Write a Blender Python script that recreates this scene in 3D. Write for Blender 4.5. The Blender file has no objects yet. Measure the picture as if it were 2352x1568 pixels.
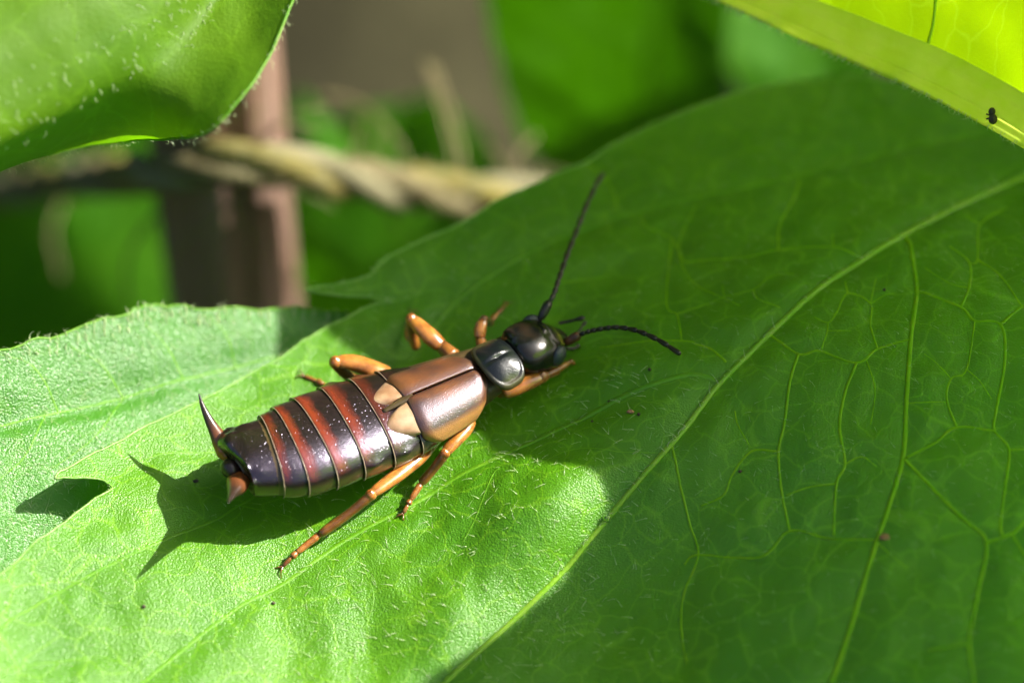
import bpy, math, random
import numpy as np
from mathutils import Vector

random.seed(4)
rng = np.random.default_rng(7)
scene = bpy.context.scene
col = scene.collection
# One unit is one centimetre.

# ------------------------------------------------------------------ camera
ELEV = math.radians(52)            # the camera looks down at this angle
DIST = 12.0
FPX = 8160.0                       # focal length in reference pixels (frame 2352 x 1568)
CX, CY = 1176.0, 784.0
VV = np.array([0, -math.cos(ELEV), math.sin(ELEV)])
UP = np.array([0, math.sin(ELEV), math.cos(ELEV)])
RT = np.array([1.0, 0, 0])
CAM = VV * DIST
cam = bpy.data.cameras.new('camera')
cam.sensor_width = 36
cam.lens = 36 * FPX / 2352
cam.clip_start = 0.1
cam.clip_end = 2000
cam_ob = bpy.data.objects.new('camera', cam)
col.objects.link(cam_ob)
cam_ob.location = CAM
cam_ob.rotation_euler = (math.pi / 2 - ELEV, 0, 0)
cam.dof.use_dof = True
cam.dof.focus_distance = DIST - 0.50
cam.dof.aperture_fstop = 0.31
cam.dof.aperture_blades = 9
scene.camera = cam_ob

# ------------------------------------------------------------------ light
SUN = np.array([1.1, 0.364, 1.0]); SUN = SUN / np.linalg.norm(SUN)     # towards the sun
world = bpy.data.worlds.new('World'); scene.world = world
world.use_nodes = True
wn = world.node_tree
bg = wn.nodes['Background']
sky = wn.nodes.new('ShaderNodeTexSky')
sky.sky_type = 'NISHITA'; sky.sun_disc = False
sky.sun_elevation = math.asin(SUN[2])
sky.sun_rotation = math.atan2(SUN[0], SUN[1])
sky.air_density = 0.8; sky.dust_density = 4.0; sky.ozone_density = 0.3
wn.links.new(sky.outputs[0], bg.inputs[0])
bg.inputs[1].default_value = 0.06
sun = bpy.data.lights.new('sun', 'SUN')
sun.energy = 3.2; sun.angle = math.radians(0.6); sun.color = (1.0, 0.955, 0.88)
sun_ob = bpy.data.objects.new('sun', sun); col.objects.link(sun_ob)
sun_ob.rotation_euler = Vector(SUN).to_track_quat('Z', 'Y').to_euler()
sun_ob.location = (6, 3, 8)

scene.view_settings.view_transform = 'Standard'
scene.view_settings.look = 'None'
scene.view_settings.exposure = 2.15
scene.view_settings.gamma = 1.0
scene.view_settings.use_curve_mapping = False
scene.cycles.max_bounces = 7
scene.cycles.diffuse_bounces = 3
scene.cycles.glossy_bounces = 2
scene.cycles.use_adaptive_sampling = True
scene.cycles.adaptive_threshold = 0.03
scene.cycles.transmission_bounces = 6
scene.cycles.sample_clamp_indirect = 6
scene.cycles.sample_clamp_direct = 12

# ------------------------------------------------------------------ geometry helpers
def A(*v): return np.array(v, dtype=float)
def norm(v):
    v = np.asarray(v, float); return v / np.linalg.norm(v)

def pix(u, v, z):
    """point at height z that stands at reference position u, v"""
    d = (u - CX) / FPX * RT - (v - CY) / FPX * UP - VV
    return CAM + d * ((z - CAM[2]) / d[2])

def pixd(u, v, off):
    """point at reference position u, v, off units in front of the middle plane"""
    d = (u - CX) / FPX * RT - (v - CY) / FPX * UP - VV
    return CAM + d * (DIST - off)

def catmull(pts, n):
    p = np.asarray(pts, float)
    if len(p) == 2:
        t = np.linspace(0, 1, n)[:, None]
        return p[0] * (1 - t) + p[1] * t
    q = np.vstack([2 * p[0] - p[1], p, 2 * p[-1] - p[-2]])
    m = len(p) - 1
    t = np.linspace(0, m, n); i = np.minimum(t.astype(int), m - 1); f = (t - i)[:, None]
    a, b, c, d = q[i], q[i + 1], q[i + 2], q[i + 3]
    return 0.5 * (2 * b + (c - a) * f + (2 * a - 5 * b + 4 * c - d) * f ** 2 + (3 * b - a - 3 * c + d) * f ** 3)

def frames(P, up=(0, 0, 1)):
    P = np.asarray(P, float)
    T = np.gradient(P, axis=0)
    T /= np.linalg.norm(T, axis=1)[:, None] + 1e-12
    up = np.broadcast_to(np.asarray(up, float), P.shape)
    S = np.cross(up, T); S /= np.linalg.norm(S, axis=1)[:, None] + 1e-12
    U = np.cross(T, S)
    return T, S, U

def org_of(p):
    while '_o' not in p.keys(): p = p.parent
    return list(p['_o'])

class Mesh:
    def __init__(self): self.v = []; self.f = []; self.n = 0; self.att = {}
    def add(self, v, f, **att):
        v = np.asarray(v, float)
        self.v.append(v)
        self.f.extend([tuple(i + self.n for i in q) for q in f])
        for k, a in att.items(): self.att.setdefault(k, []).append(np.broadcast_to(np.asarray(a, float), (len(v),)))
        self.n += len(v)
        return self
    def build(self, name, mat, parent=None, org=None, smooth=True, top=None):
        V = np.vstack(self.v)
        if org is None and parent is not None: org = org_of(parent)
        me = bpy.data.meshes.new(name)
        o_ = np.zeros(3) if org is None else np.array(org)
        me.from_pydata((V - o_).tolist(), [], self.f)
        if smooth: me.polygons.foreach_set('use_smooth', np.ones(len(me.polygons), dtype=bool))
        for k, a in self.att.items():
            at = me.attributes.new(k, 'FLOAT', 'POINT')
            at.data.foreach_set('value', np.concatenate(a).astype(np.float32))
        me.materials.append(mat)
        me.update()
        ob = bpy.data.objects.new(name, me); col.objects.link(ob)
        if parent is not None: ob.parent = parent
        return ob

def fast_mesh(name, V, quads, mat, parent, smooth=True, att=None):
    """large quad mesh through foreach_set"""
    o_ = np.array(org_of(parent)) if parent is not None else np.zeros(3)
    me = bpy.data.meshes.new(name)
    me.vertices.add(len(V)); me.vertices.foreach_set('co', (V - o_).astype(np.float32).ravel())
    k = quads.shape[1]
    me.loops.add(quads.size); me.loops.foreach_set('vertex_index', quads.astype(np.int32).ravel())
    me.polygons.add(len(quads))
    me.polygons.foreach_set('loop_start', np.arange(0, quads.size, k, dtype=np.int32))
    me.polygons.foreach_set('loop_total', np.full(len(quads), k, dtype=np.int32))
    if smooth: me.polygons.foreach_set('use_smooth', np.ones(len(quads), dtype=bool))
    for kk, a in (att or {}).items():
        at = me.attributes.new(kk, 'FLOAT', 'POINT'); at.data.foreach_set('value', a.astype(np.float32))
    me.materials.append(mat)
    me.update(calc_edges=True); me.validate()
    ob = bpy.data.objects.new(name, me); col.objects.link(ob)
    if parent is not None: ob.parent = parent
    return ob

def grid_faces(n, m, wrap=False):
    f = []
    for i in range(n - 1):
        for j in range(m if wrap else m - 1):
            j2 = (j + 1) % m
            f.append((i * m + j, i * m + j2, (i + 1) * m + j2, (i + 1) * m + j))
    return f

def tube(mesh, P, R, seg=10, flat=1.0, up=(0, 0, 1), cap=True, **att):
    P = np.asarray(P, float); n = len(P)
    R = np.broadcast_to(np.asarray(R, float), (n,))
    T, S, U = frames(P, up)
    a = np.linspace(0, 2 * np.pi, seg, endpoint=False)
    V = (P[:, None, :] + (S[:, None, :] * np.cos(a)[None, :, None] + U[:, None, :] * flat * np.sin(a)[None, :, None]) * R[:, None, None]).reshape(-1, 3)
    f = grid_faces(n, seg, True)
    if cap:
        f.append(tuple(reversed(range(seg)))); f.append(tuple(range((n - 1) * seg, n * seg)))
    mesh.add(V, f, **att)
    return mesh

def ellipsoid(mesh, c, ax, nu=20, nv=14):
    """ax: three semi-axis vectors"""
    c = np.asarray(c, float); ax = np.asarray(ax, float)
    th = np.linspace(0.02, np.pi - 0.02, nv); ph = np.linspace(0, 2 * np.pi, nu, endpoint=False)
    V = [c + ax[0] * math.sin(t) * math.cos(p) + ax[1] * math.sin(t) * math.sin(p) + ax[2] * math.cos(t) for t in th for p in ph]
    f = grid_faces(nv, nu, True) + [tuple(range(nu)), tuple(reversed(range((nv - 1) * nu, nv * nu)))]
    mesh.add(V, f)
    return mesh

def thing(name, label, cat, loc, group=None):
    o = bpy.data.objects.new(name, None); col.objects.link(o)
    o.empty_display_size = 0.1
    o.location = loc; o['label'] = label; o['category'] = cat
    o['_o'] = [float(x) for x in loc]
    if group: o['group'] = group
    return o

def tag(o, label, cat, group=None):
    o['label'] = label; o['category'] = cat
    if group: o['group'] = group
    return o

def tps(pts):
    """thin plate height function through (x, y, z) points"""
    p = np.asarray(pts, float); n = len(p)
    def K(a, b):
        d2 = ((a[:, None, :] - b[None, :, :]) ** 2).sum(-1)
        return d2 * np.log(d2 + 1e-12) * 0.5
    M = np.zeros((n + 3, n + 3)); M[:n, :n] = K(p[:, :2], p[:, :2]) + np.eye(n) * 0.002
    M[:n, n] = 1; M[:n, n + 1:] = p[:, :2]; M[n, :n] = 1; M[n + 1:, :n] = p[:, :2].T
    w = np.linalg.solve(M, np.concatenate([p[:, 2], np.zeros(3)]))
    def h(x, y):
        x = np.asarray(x, float); y = np.asarray(y, float); sh = np.broadcast(x, y).shape
        q = np.stack([np.broadcast_to(x, sh).ravel(), np.broadcast_to(y, sh).ravel()], 1)
        out = np.empty(len(q))
        for s in range(0, len(q), 40000):
            qq = q[s:s + 40000]
            out[s:s + 40000] = K(qq, p[:, :2]) @ w[:n] + w[n] + qq @ w[n + 1:]
        return out.reshape(sh)
    return h

def vnoise(x, y, scale, seed):
    """smooth value noise"""
    r = np.random.default_rng(seed); N = 256
    g = r.random((N, N))
    X = np.asarray(x) * scale + 1000; Y = np.asarray(y) * scale + 1000
    i = np.floor(X).astype(int); j = np.floor(Y).astype(int); f = X - i; k = Y - j
    f = f * f * (3 - 2 * f); k = k * k * (3 - 2 * k)
    g00 = g[i % N, j % N]; g10 = g[(i + 1) % N, j % N]; g01 = g[i % N, (j + 1) % N]; g11 = g[(i + 1) % N, (j + 1) % N]
    return (g00 * (1 - f) * (1 - k) + g10 * f * (1 - k) + g01 * (1 - f) * k + g11 * f * k) - 0.5

# ------------------------------------------------------------------ materials
class NT:
    def __init__(self, name):
        self.m = bpy.data.materials.new(name); self.m.use_nodes = True
        self.t = self.m.node_tree; self.t.nodes.clear()
        self.out = self.t.nodes.new('ShaderNodeOutputMaterial')
    def n(self, typ, **kw):
        nd = self.t.nodes.new(typ)
        for k, v in kw.items():
            if k.startswith('_'): setattr(nd, k[1:], v)
            else: self.set(nd, k, v)
        return nd
    def set(self, nd, k, v):
        k = k.replace('__', ' ')
        s = nd.inputs[int(k[1:])] if k[0] == 'i' and k[1:].isdigit() else nd.inputs[k]
        if hasattr(v, 'links') or isinstance(v, bpy.types.NodeSocket): self.t.links.new(v, s)
        else: s.default_value = v if not (isinstance(v, tuple) and len(v) == 3 and len(getattr(s, 'default_value', ())) == 4) else (*v, 1)
    def co(self): return self.n('ShaderNodeTexCoord').outputs['Object']
    def attr(self, name): return self.n('ShaderNodeAttribute', _attribute_name=name).outputs['Fac']
    def noise(self, co, scale, detail=3, rough=.55):
        return self.n('ShaderNodeTexNoise', Vector=co, Scale=scale, Detail=detail, Roughness=rough).outputs['Fac']
    def vor(self, co, scale, feature='F1', rnd=1.0):
        return self.n('ShaderNodeTexVoronoi', _feature=feature, Vector=co, Scale=scale, Randomness=rnd).outputs['Distance']
    def ramp(self, fac, stops):
        r = self.n('ShaderNodeValToRGB', Fac=fac); cr = r.color_ramp
        while len(cr.elements) < len(stops): cr.elements.new(0.5)
        for e, (p, c) in zip(cr.elements, stops):
            e.position = p; e.color = (*c, 1) if isinstance(c, tuple) else (c, c, c, 1)
        return r.outputs['Color']
    def mix(self, fac, a, b, blend='MIX'):
        m = self.n('ShaderNodeMix', _data_type='RGBA', _blend_type=blend)
        for s, v in ((m.inputs[0], fac), (m.inputs[6], a), (m.inputs[7], b)):
            if isinstance(v, bpy.types.NodeSocket): self.t.links.new(v, s)
            elif isinstance(v, tuple): s.default_value = (*v, 1)
            else: s.default_value = v
        return m.outputs[2]
    def math(self, op, a, b=0.0):
        m = self.n('ShaderNodeMath', _operation=op)
        for s, v in ((m.inputs[0], a), (m.inputs[1], b)):
            if isinstance(v, bpy.types.NodeSocket): self.t.links.new(v, s)
            else: s.default_value = v
        return m.outputs[0]
    def bump(self, height, strength, dist, normal=None):
        b = self.n('ShaderNodeBump', Height=height, Strength=strength, Distance=dist)
        if normal is not None: self.t.links.new(normal, b.inputs['Normal'])
        return b.outputs[0]
    def done(self, shader):
        self.t.links.new(shader, self.out.inputs[0]); return self.m

def leaf_mat(name, dark, light, trans, tfac=0.4, gloss=0.5, rough=0.38, vein=(0.20, 0.42, 0.01), net=8.0, netamt=0.5, cells=95.0, cellbump=0.003):
    t = NT(name); co = t.co()
    warp = t.n('ShaderNodeTexNoise', Vector=co, Scale=6.0, Detail=2.0).outputs['Color']
    wv = t.n('ShaderNodeVectorMath', _operation='MULTIPLY_ADD', i0=warp, i1=(0.16, 0.16, 0.0), i2=co).outputs[0]
    flat = t.n('ShaderNodeVectorMath', _operation='MULTIPLY', i0=wv, i1=(1, 1, 0.3)).outputs[0]
    e1 = t.vor(flat, net, 'DISTANCE_TO_EDGE')
    v1 = t.ramp(e1, [(0.0, 1.0), (0.042, 0.0)])
    big = t.noise(co, 1.6, 4); mid = t.noise(co, 14, 3)
    c = t.mix(t.ramp(big, [(0.3, 0.0), (0.7, 1.0)]), dark, light)
    c = t.mix(t.math('MULTIPLY', mid, 0.35), c, tuple(0.6 * x for x in dark))
    c = t.mix(t.math('MULTIPLY', v1, netamt), c, vein)
    cell = t.vor(co, cells); fine = t.noise(co, cells * 0.35, 2)
    b = t.bump(t.math('SUBTRACT', fine, cell), 1.0, cellbump)
    p = t.n('ShaderNodeBsdfPrincipled', Base__Color=c, Roughness=rough, Specular__IOR__Level=gloss, Normal=b)
    tc = t.mix(t.math('MULTIPLY', v1, 0.35), trans, tuple(min(1, 1.25 * x + 0.02) for x in trans))
    tc = t.mix(t.math('MULTIPLY', mid, 0.3), tc, tuple(0.6 * x for x in trans))
    tr = t.n('ShaderNodeBsdfTranslucent', Color=tc)
    mx = t.n('ShaderNodeMixShader', i0=tfac, i1=p.outputs[0], i2=tr.outputs[0])
    return t.done(mx.outputs[0])

def simple_mat(name, c1, c2=None, rough=.5, spec=.5, nscale=8.0, bump=0.0, bdist=0.01, sss=0.0, coat=0.0, bscale=None, trans=0.0, metal=0.0):
    t = NT(name); co = t.co()
    c = t.mix(t.ramp(t.noise(co, nscale, 4), [(0.35, 0.0), (0.65, 1.0)]), c1, c2 or c1)
    kw = {}
    if bump: kw['Normal'] = t.bump(t.noise(co, bscale or nscale * 4, 3), bump, bdist)
    p = t.n('ShaderNodeBsdfPrincipled', Base__Color=c, Roughness=rough, Specular__IOR__Level=spec, Metallic=metal, **kw)
    p.inputs['Coat Weight'].default_value = coat; p.inputs['Coat Roughness'].default_value = 0.15
    if sss:
        p.inputs['Subsurface Weight'].default_value = sss
        p.inputs['Subsurface Radius'].default_value = (0.05, 0.02, 0.006)
        p.inputs['Subsurface Scale'].default_value = 1.0
    sh = p.outputs[0]
    if trans:
        tr = t.n('ShaderNodeBsdfTranslucent', Color=c)
        sh = t.n('ShaderNodeMixShader', i0=trans, i1=sh, i2=tr.outputs[0]).outputs[0]
    return t.done(sh)

M_LEAF = leaf_mat('leaf_blade', (0.056, 0.205, 0.001), (0.095, 0.26, 0.0015), (0.17, 0.52, 0.001), 0.25, net=8.5, netamt=0.42, gloss=.52, rough=.42, cellbump=.0022, cells=165)
M_LEAF_LOW = leaf_mat('leaf_blade_low', (0.04, 0.20, 0.003), (0.06, 0.25, 0.004), (0.10, 0.46, 0.001), 0.38, net=6.0, netamt=0.12, gloss=.9, rough=0.42, cellbump=.0026, cells=150)
M_LEAF_YOUNG = leaf_mat('leaf_blade_young', (0.13, 0.26, 0.002), (0.17, 0.30, 0.003), (0.42, 0.66, 0.001), 0.66, net=7.0, netamt=0.5, rough=0.5, gloss=.2)
M_LEAF_HAIRY = leaf_mat('leaf_blade_hairy', (0.065, 0.17, 0.002), (0.11, 0.22, 0.003), (0.20, 0.50, 0.002), 0.42, net=6.0, netamt=0.15, rough=0.6, gloss=.3, cellbump=.0012)
M_LEAF_BACK = leaf_mat('leaf_blade_background', (0.034, 0.15, 0.001), (0.054, 0.19, 0.001), (0.065, 0.25, 0.001), 0.42, net=3.0, netamt=0.2, rough=0.55, gloss=.15)
M_LEAF_SHADE = leaf_mat('leaf_blade_fill', (0.05, 0.20, 0.001), (0.07, 0.24, 0.001), (0.40, 0.93, 0.001), 0.85, net=3.0, netamt=0.2, rough=0.5, gloss=.3)  # translucency raised so the unseen leaves pass green fill light
M_VEIN = simple_mat('leaf_vein', (0.22, 0.48, 0.004), (0.30, 0.54, 0.010), .5, .3, 20, .4, .002, trans=0.5, bscale=90)
M_VEIN_FAINT = simple_mat('leaf_vein_faint', (0.13, 0.38, 0.004), (0.18, 0.42, 0.010), .45, .7, 20, .8, .003, trans=0.45, bscale=120)
M_MARGIN = simple_mat('leaf_margin', (0.13, 0.34, 0.02), (0.20, 0.38, 0.06), .4, .8, 30, .8, .003, trans=0.3, bscale=90)
M_RIB = simple_mat('leaf_midrib', (0.17, 0.38, 0.010), (0.24, 0.42, 0.03), .4, .45, 14, .5, .005, trans=0.25, bscale=80)
M_RIB_PALE = simple_mat('pale_midrib', (0.66, 0.82, 0.07), (0.74, 0.86, 0.14), .5, .25, 10, .4, .003, trans=0.75, bscale=60)
M_HAIR = simple_mat('leaf_hair', (0.58, 0.70, 0.36), (0.68, 0.78, 0.46), .2, .9, 30, trans=0.4)
M_SOIL = simple_mat('soil', (0.022, 0.020, 0.008), (0.046, 0.043, 0.018), .9, .2, 0.25, .8, .3, bscale=1.5)
M_STRAW = simple_mat('straw', (0.16, 0.135, 0.05), (0.20, 0.17, 0.08), .6, .3, 30, .4, .004, trans=0.2)

# ------------------------------------------------------------------ insect materials
def abdomen_mat():
    t = NT('abdomen_plate'); co = t.co()
    ax = t.attr('axial'); dors = t.attr('dorsal'); red = t.attr('red')
    n1 = t.noise(co, 22, 3); n2 = t.noise(co, 90, 3)
    axw = t.math('ADD', ax, t.math('MULTIPLY', t.math('SUBTRACT', n1, 0.5), 0.35))
    band = t.ramp(axw, [(0.56, 0.0), (0.86, 1.0), (0.98, 0.7)])
    dm = t.ramp(t.math('ADD', dors, t.math('MULTIPLY', t.math('SUBTRACT', n1, 0.5), 0.25)), [(0.30, 0.0), (0.70, 1.0)])
    rf = t.math('MULTIPLY', t.math('MULTIPLY', band, dm), red)
    dark = t.mix(n2, (0.006, 0.0035, 0.003), (0.014, 0.007, 0.005))
    side = t.mix(t.ramp(dors, [(0.02, 1.0), (0.30, 0.0)]), dark, (0.055, 0.038, 0.012))
    c = t.mix(rf, side, (0.17, 0.024, 0.006))
    pit = t.vor(co, 75)
    h = t.math('ADD', t.math('MULTIPLY', t.noise(co, 260, 2), 0.5), t.ramp(pit, [(0.08, 0.0), (0.22, 0.5)]))
    b = t.bump(h, 1.0, 0.0017)
    p = t.n('ShaderNodeBsdfPrincipled', Base__Color=c, Roughness=0.26, Specular__IOR__Level=1.0, Normal=b, Specular__Tint=(0.80, 0.72, 1.0, 1.0))
    p.inputs['Coat Weight'].default_value = 0.6; p.inputs['Coat Roughness'].default_value = 0.17
    t.set(p, 'Coat__Normal', b)
    return t.done(p.outputs[0])

def cover_mat():
    t = NT('wing_cover'); co = t.co()
    ax = t.attr('axial'); s = t.attr('across')
    n1 = t.noise(co, 9, 4); n2 = t.noise(co, 70, 3)
    c = t.mix(t.ramp(n1, [(0.35, 0.0), (0.66, 1.0)]), (0.034, 0.015, 0.013), (0.16, 0.055, 0.013))
    c = t.mix(t.ramp(s, [(0.0, 0.85), (0.09, 0.0)]), c, (0.07, 0.02, 0.008))
    c = t.mix(t.ramp(s, [(0.62, 0.0), (0.74, 0.75), (0.98, 0.75), (1.0, 0.2)]), c, (0.42, 0.20, 0.05))
    c = t.mix(t.math('MULTIPLY', n2, 0.4), c, (0.05, 0.02, 0.01))
    b = t.bump(t.math('ADD', t.math('MULTIPLY', t.noise(co, 240, 2), .6), t.ramp(t.vor(co, 110), [(0.05, 0.0), (0.25, 0.4)])), 1.0, 0.0014)
    p = t.n('ShaderNodeBsdfPrincipled', Base__Color=c, Roughness=0.36, Specular__IOR__Level=1.0, Normal=b, Specular__Tint=(0.88, 0.80, 1.0, 1.0))
    p.inputs['Coat Weight'].default_value = 0.6; p.inputs['Coat Roughness'].default_value = 0.33
    t.set(p, 'Coat__Normal', b)
    p.inputs['Subsurface Weight'].default_value = 0.12; p.inputs['Subsurface Radius'].default_value = (0.04, 0.015, 0.005)
    p.inputs['Subsurface Scale'].default_value = 1.0
    return t.done(p.outputs[0])

def pronotum_mat():
    t = NT('pronotum'); co = t.co(); e = t.attr('edge')
    c = t.mix(t.ramp(t.math('ADD', e, t.math('MULTIPLY', t.math('SUBTRACT', t.noise(co, 25, 3), .5), .2)), [(0.62, 0.0), (0.85, 1.0)]), (0.0045, 0.006, 0.007), (0.035, 0.030, 0.010))
    b = t.bump(t.noise(co, 150, 3), 0.5, 0.002)
    p = t.n('ShaderNodeBsdfPrincipled', Base__Color=c, Roughness=0.30, Specular__IOR__Level=0.5, Normal=b)
    p.inputs['Coat Weight'].default_value = 0.1; p.inputs['Coat Roughness'].default_value = 0.25
    return t.done(p.outputs[0])

def head_mat():
    t = NT('head'); co = t.co(); ax = t.attr('axial')
    c = t.mix(t.ramp(t.noise(co, 14, 3), [(.4, 0.), (.65, 1.)]), (0.005, 0.0055, 0.0045), (0.014, 0.009, 0.005))
    c = t.mix(t.ramp(ax, [(0.66, 0.), (0.72, 1.0), (0.78, 1.0), (0.82, 0.1)]), c, (0.09, 0.085, 0.012))
    b = t.bump(t.noise(co, 60, 3), 0.25, 0.002)
    p = t.n('ShaderNodeBsdfPrincipled', Base__Color=c, Roughness=0.24, Specular__IOR__Level=0.5, Normal=b)
    return t.done(p.outputs[0])

def eye_mat():
    t = NT('compound_eye'); co = t.co()
    b = t.bump(t.vor(co, 170, rnd=0.2), 0.8, -0.004)
    return t.done(t.n('ShaderNodeBsdfPrincipled', Base__Color=(0.022, 0.028, 0.036), Roughness=0.25, Specular__IOR__Level=0.8, Normal=b).outputs[0])

def limb_mat():
    t = NT('amber_leg'); co = t.co(); d = t.attr('dark')
    c = t.mix(t.ramp(t.noise(co, 22, 4), [(.35, 0.0), (.62, 1.0)]), (0.20, 0.066, 0.010), (0.42, 0.165, 0.030))
    c = t.mix(d, c, (0.06, 0.022, 0.008))
    b = t.bump(t.noise(co, 120, 3), 0.25, 0.002)
    p = t.n('ShaderNodeBsdfPrincipled', Base__Color=c, Roughness=0.28, Specular__IOR__Level=0.6, Normal=b)
    p.inputs['Subsurface Weight'].default_value = 0.35; p.inputs['Subsurface Radius'].default_value = (0.05, 0.02, 0.005)
    p.inputs['Subsurface Scale'].default_value = 1.0
    p.inputs['Coat Weight'].default_value = 0.3; p.inputs['Coat Roughness'].default_value = 0.15
    return t.done(p.outputs[0])

def pincer_mat():
    t = NT('pincer'); co = t.co(); a = t.attr('axial')
    c = t.ramp(a, [(0.0, (0.30, 0.085, 0.016)), (0.24, (0.36, 0.11, 0.02)), (0.40, (0.12, 0.04, 0.014)), (0.6, (0.03, 0.016, 0.01)), (1.0, (0.015, 0.01, 0.008))])
    b = t.bump(t.noise(co, 120, 3), 0.3, 0.002)
    return t.done(t.n('ShaderNodeBsdfPrincipled', Base__Color=c, Roughness=0.3, Specular__IOR__Level=0.6, Normal=b).outputs[0])

M_ABD = abdomen_mat(); M_COVER = cover_mat(); M_PRON = pronotum_mat(); M_HEAD = head_mat(); M_EYE = eye_mat(); M_LIMB = limb_mat(); M_PINCER = pincer_mat()
M_BODY = simple_mat('insect_body', (0.045, 0.028, 0.012), (0.08, 0.055, 0.022), .3, .6, 20, .3, .002, bscale=120)
M_EDGE = simple_mat('plate_edge', (0.26, 0.19, 0.12), (0.40, 0.32, 0.22), .35, .5, 40)
M_WINGTIP = simple_mat('wing_tip', (0.28, 0.145, 0.07), (0.42, 0.27, 0.155), .34, .7, 25, 1.0, .0008, coat=.5, bscale=230)
M_BLACK = simple_mat('black_antenna', (0.010, 0.008, 0.006), (0.022, 0.015, 0.010), .35, .5, 40, .2, .002)
M_SCAPE = simple_mat('brown_scape', (0.10, 0.035, 0.010), (0.05, 0.02, 0.008), .3, .5, 40)

# ------------------------------------------------------------------ the setting: soil
def build_soil():
    xs = np.concatenate([-np.geomspace(300, 1, 30), np.linspace(-.9, .9, 3), np.geomspace(1, 300, 30)])
    X, Y = np.meshgrid(xs, xs + 3, indexing='ij')
    Z = -13 + vnoise(X, Y, .35, 3) * 1.2 + vnoise(X, Y, 1.1, 5) * .5
    n = len(xs); m = Mesh()
    m.add(np.stack([X, Y, Z], -1).reshape(-1, 3), grid_faces(n, n))
    o = m.build('soil', M_SOIL)
    o['kind'] = 'structure'; o['label'] = 'dim brown garden soil far below the leaves'
build_soil()

# ------------------------------------------------------------------ leaves
def vein_on(parent, pts, hfun, r0, r1, mat, name='vein', lift=0.25, n=None):
    """a thin raised vein lying on a height surface; pts are world xy"""
    P = catmull(np.asarray(pts)[:, :2], n or max(8, len(pts) * 8))
    z = hfun(P[:, 0], P[:, 1])
    R = np.linspace(r0, r1, len(P))
    C = np.column_stack([P, z + R * (lift - 0.35)])
    return tube(Mesh(), C, R, 7, 0.4).build(name, mat, parent)

def seg_dist(px, py, poly):
    """distance of points to a polyline"""
    d = np.full(px.shape, 1e9)
    for (x0, y0), (x1, y1) in zip(poly[:-1, :2], poly[1:, :2]):
        dx, dy = x1 - x0, y1 - y0
        t = np.clip(((px - x0) * dx + (py - y0) * dy) / (dx * dx + dy * dy + 1e-12), 0, 1)
        d = np.minimum(d, np.hypot(px - x0 - t * dx, py - y0 - t * dy))
    return d

def inside(px, py, poly):
    c = np.zeros(px.shape, bool)
    n = len(poly)
    for i in range(n):
        x0, y0 = poly[i]; x1, y1 = poly[(i + 1) % n]
        if y0 == y1: continue
        cond = ((y0 > py) != (y1 > py)) & (px < (x1 - x0) * (py - y0) / (y1 - y0) + x0)
        c ^= cond
    return c

def ground(u, v, hfun, extra=0.0):
    z = 0.0
    for _ in range(25):
        p = pix(u, v, z + extra); z = 0.5 * z + 0.5 * float(hfun(p[0], p[1]))
    return pix(u, v, z + extra)

def field_leaf(parent, outline, hfun, step, mat, name='blade'):
    """leaf blade over a closed xy outline with heights hfun; boundary vertices slide onto the outline"""
    ol = np.asarray(outline)[:, :2]
    x0, y0 = ol.min(0) - step * 2; x1, y1 = ol.max(0) + step * 2
    nx = int((x1 - x0) / step) + 1; ny = int((y1 - y0) / step) + 1
    X, Y = np.meshgrid(x0 + np.arange(nx) * step, y0 + np.arange(ny) * step, indexing='ij')
    ins = inside(X, Y, ol)
    near = np.zeros_like(ins)
    nb = np.zeros(ins.shape, bool)
    for di in (-1, 0, 1):
        for dj in (-1, 0, 1):
            nb |= np.roll(np.roll(ins, di, 0), dj, 1)
    edge = nb & ~ins
    ii, jj = np.nonzero(edge)
    px, py = X[ii, jj], Y[ii, jj]
    best = np.full(px.shape, 1e9); bx = px.copy(); by = py.copy()
    n = len(ol)
    for k in range(n):
        ax, ay = ol[k]; cx, cy = ol[(k + 1) % n]; dx, dy = cx - ax, cy - ay
        t = np.clip(((px - ax) * dx + (py - ay) * dy) / (dx * dx + dy * dy + 1e-12), 0, 1)
        qx, qy = ax + t * dx, ay + t * dy; d = np.hypot(px - qx, py - qy)
        w = d < best; best[w] = d[w]; bx[w] = qx[w]; by[w] = qy[w]
    X[ii, jj] = bx; Y[ii, jj] = by
    keep = ins | edge
    idx = -np.ones(ins.shape, int); idx[keep] = np.arange(keep.sum())
    q = np.stack([idx[:-1, :-1], idx[1:, :-1], idx[1:, 1:], idx[:-1, 1:]], -1).reshape(-1, 4)
    anyin = (ins[:-1, :-1] | ins[1:, :-1] | ins[1:, 1:] | ins[:-1, 1:]).reshape(-1)
    q = q[(q >= 0).all(1) & anyin]
    xk, yk = X[keep], Y[keep]
    V = np.column_stack([xk, yk, hfun(xk, yk)])
    return fast_mesh(name, V, q, mat, parent)

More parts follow.
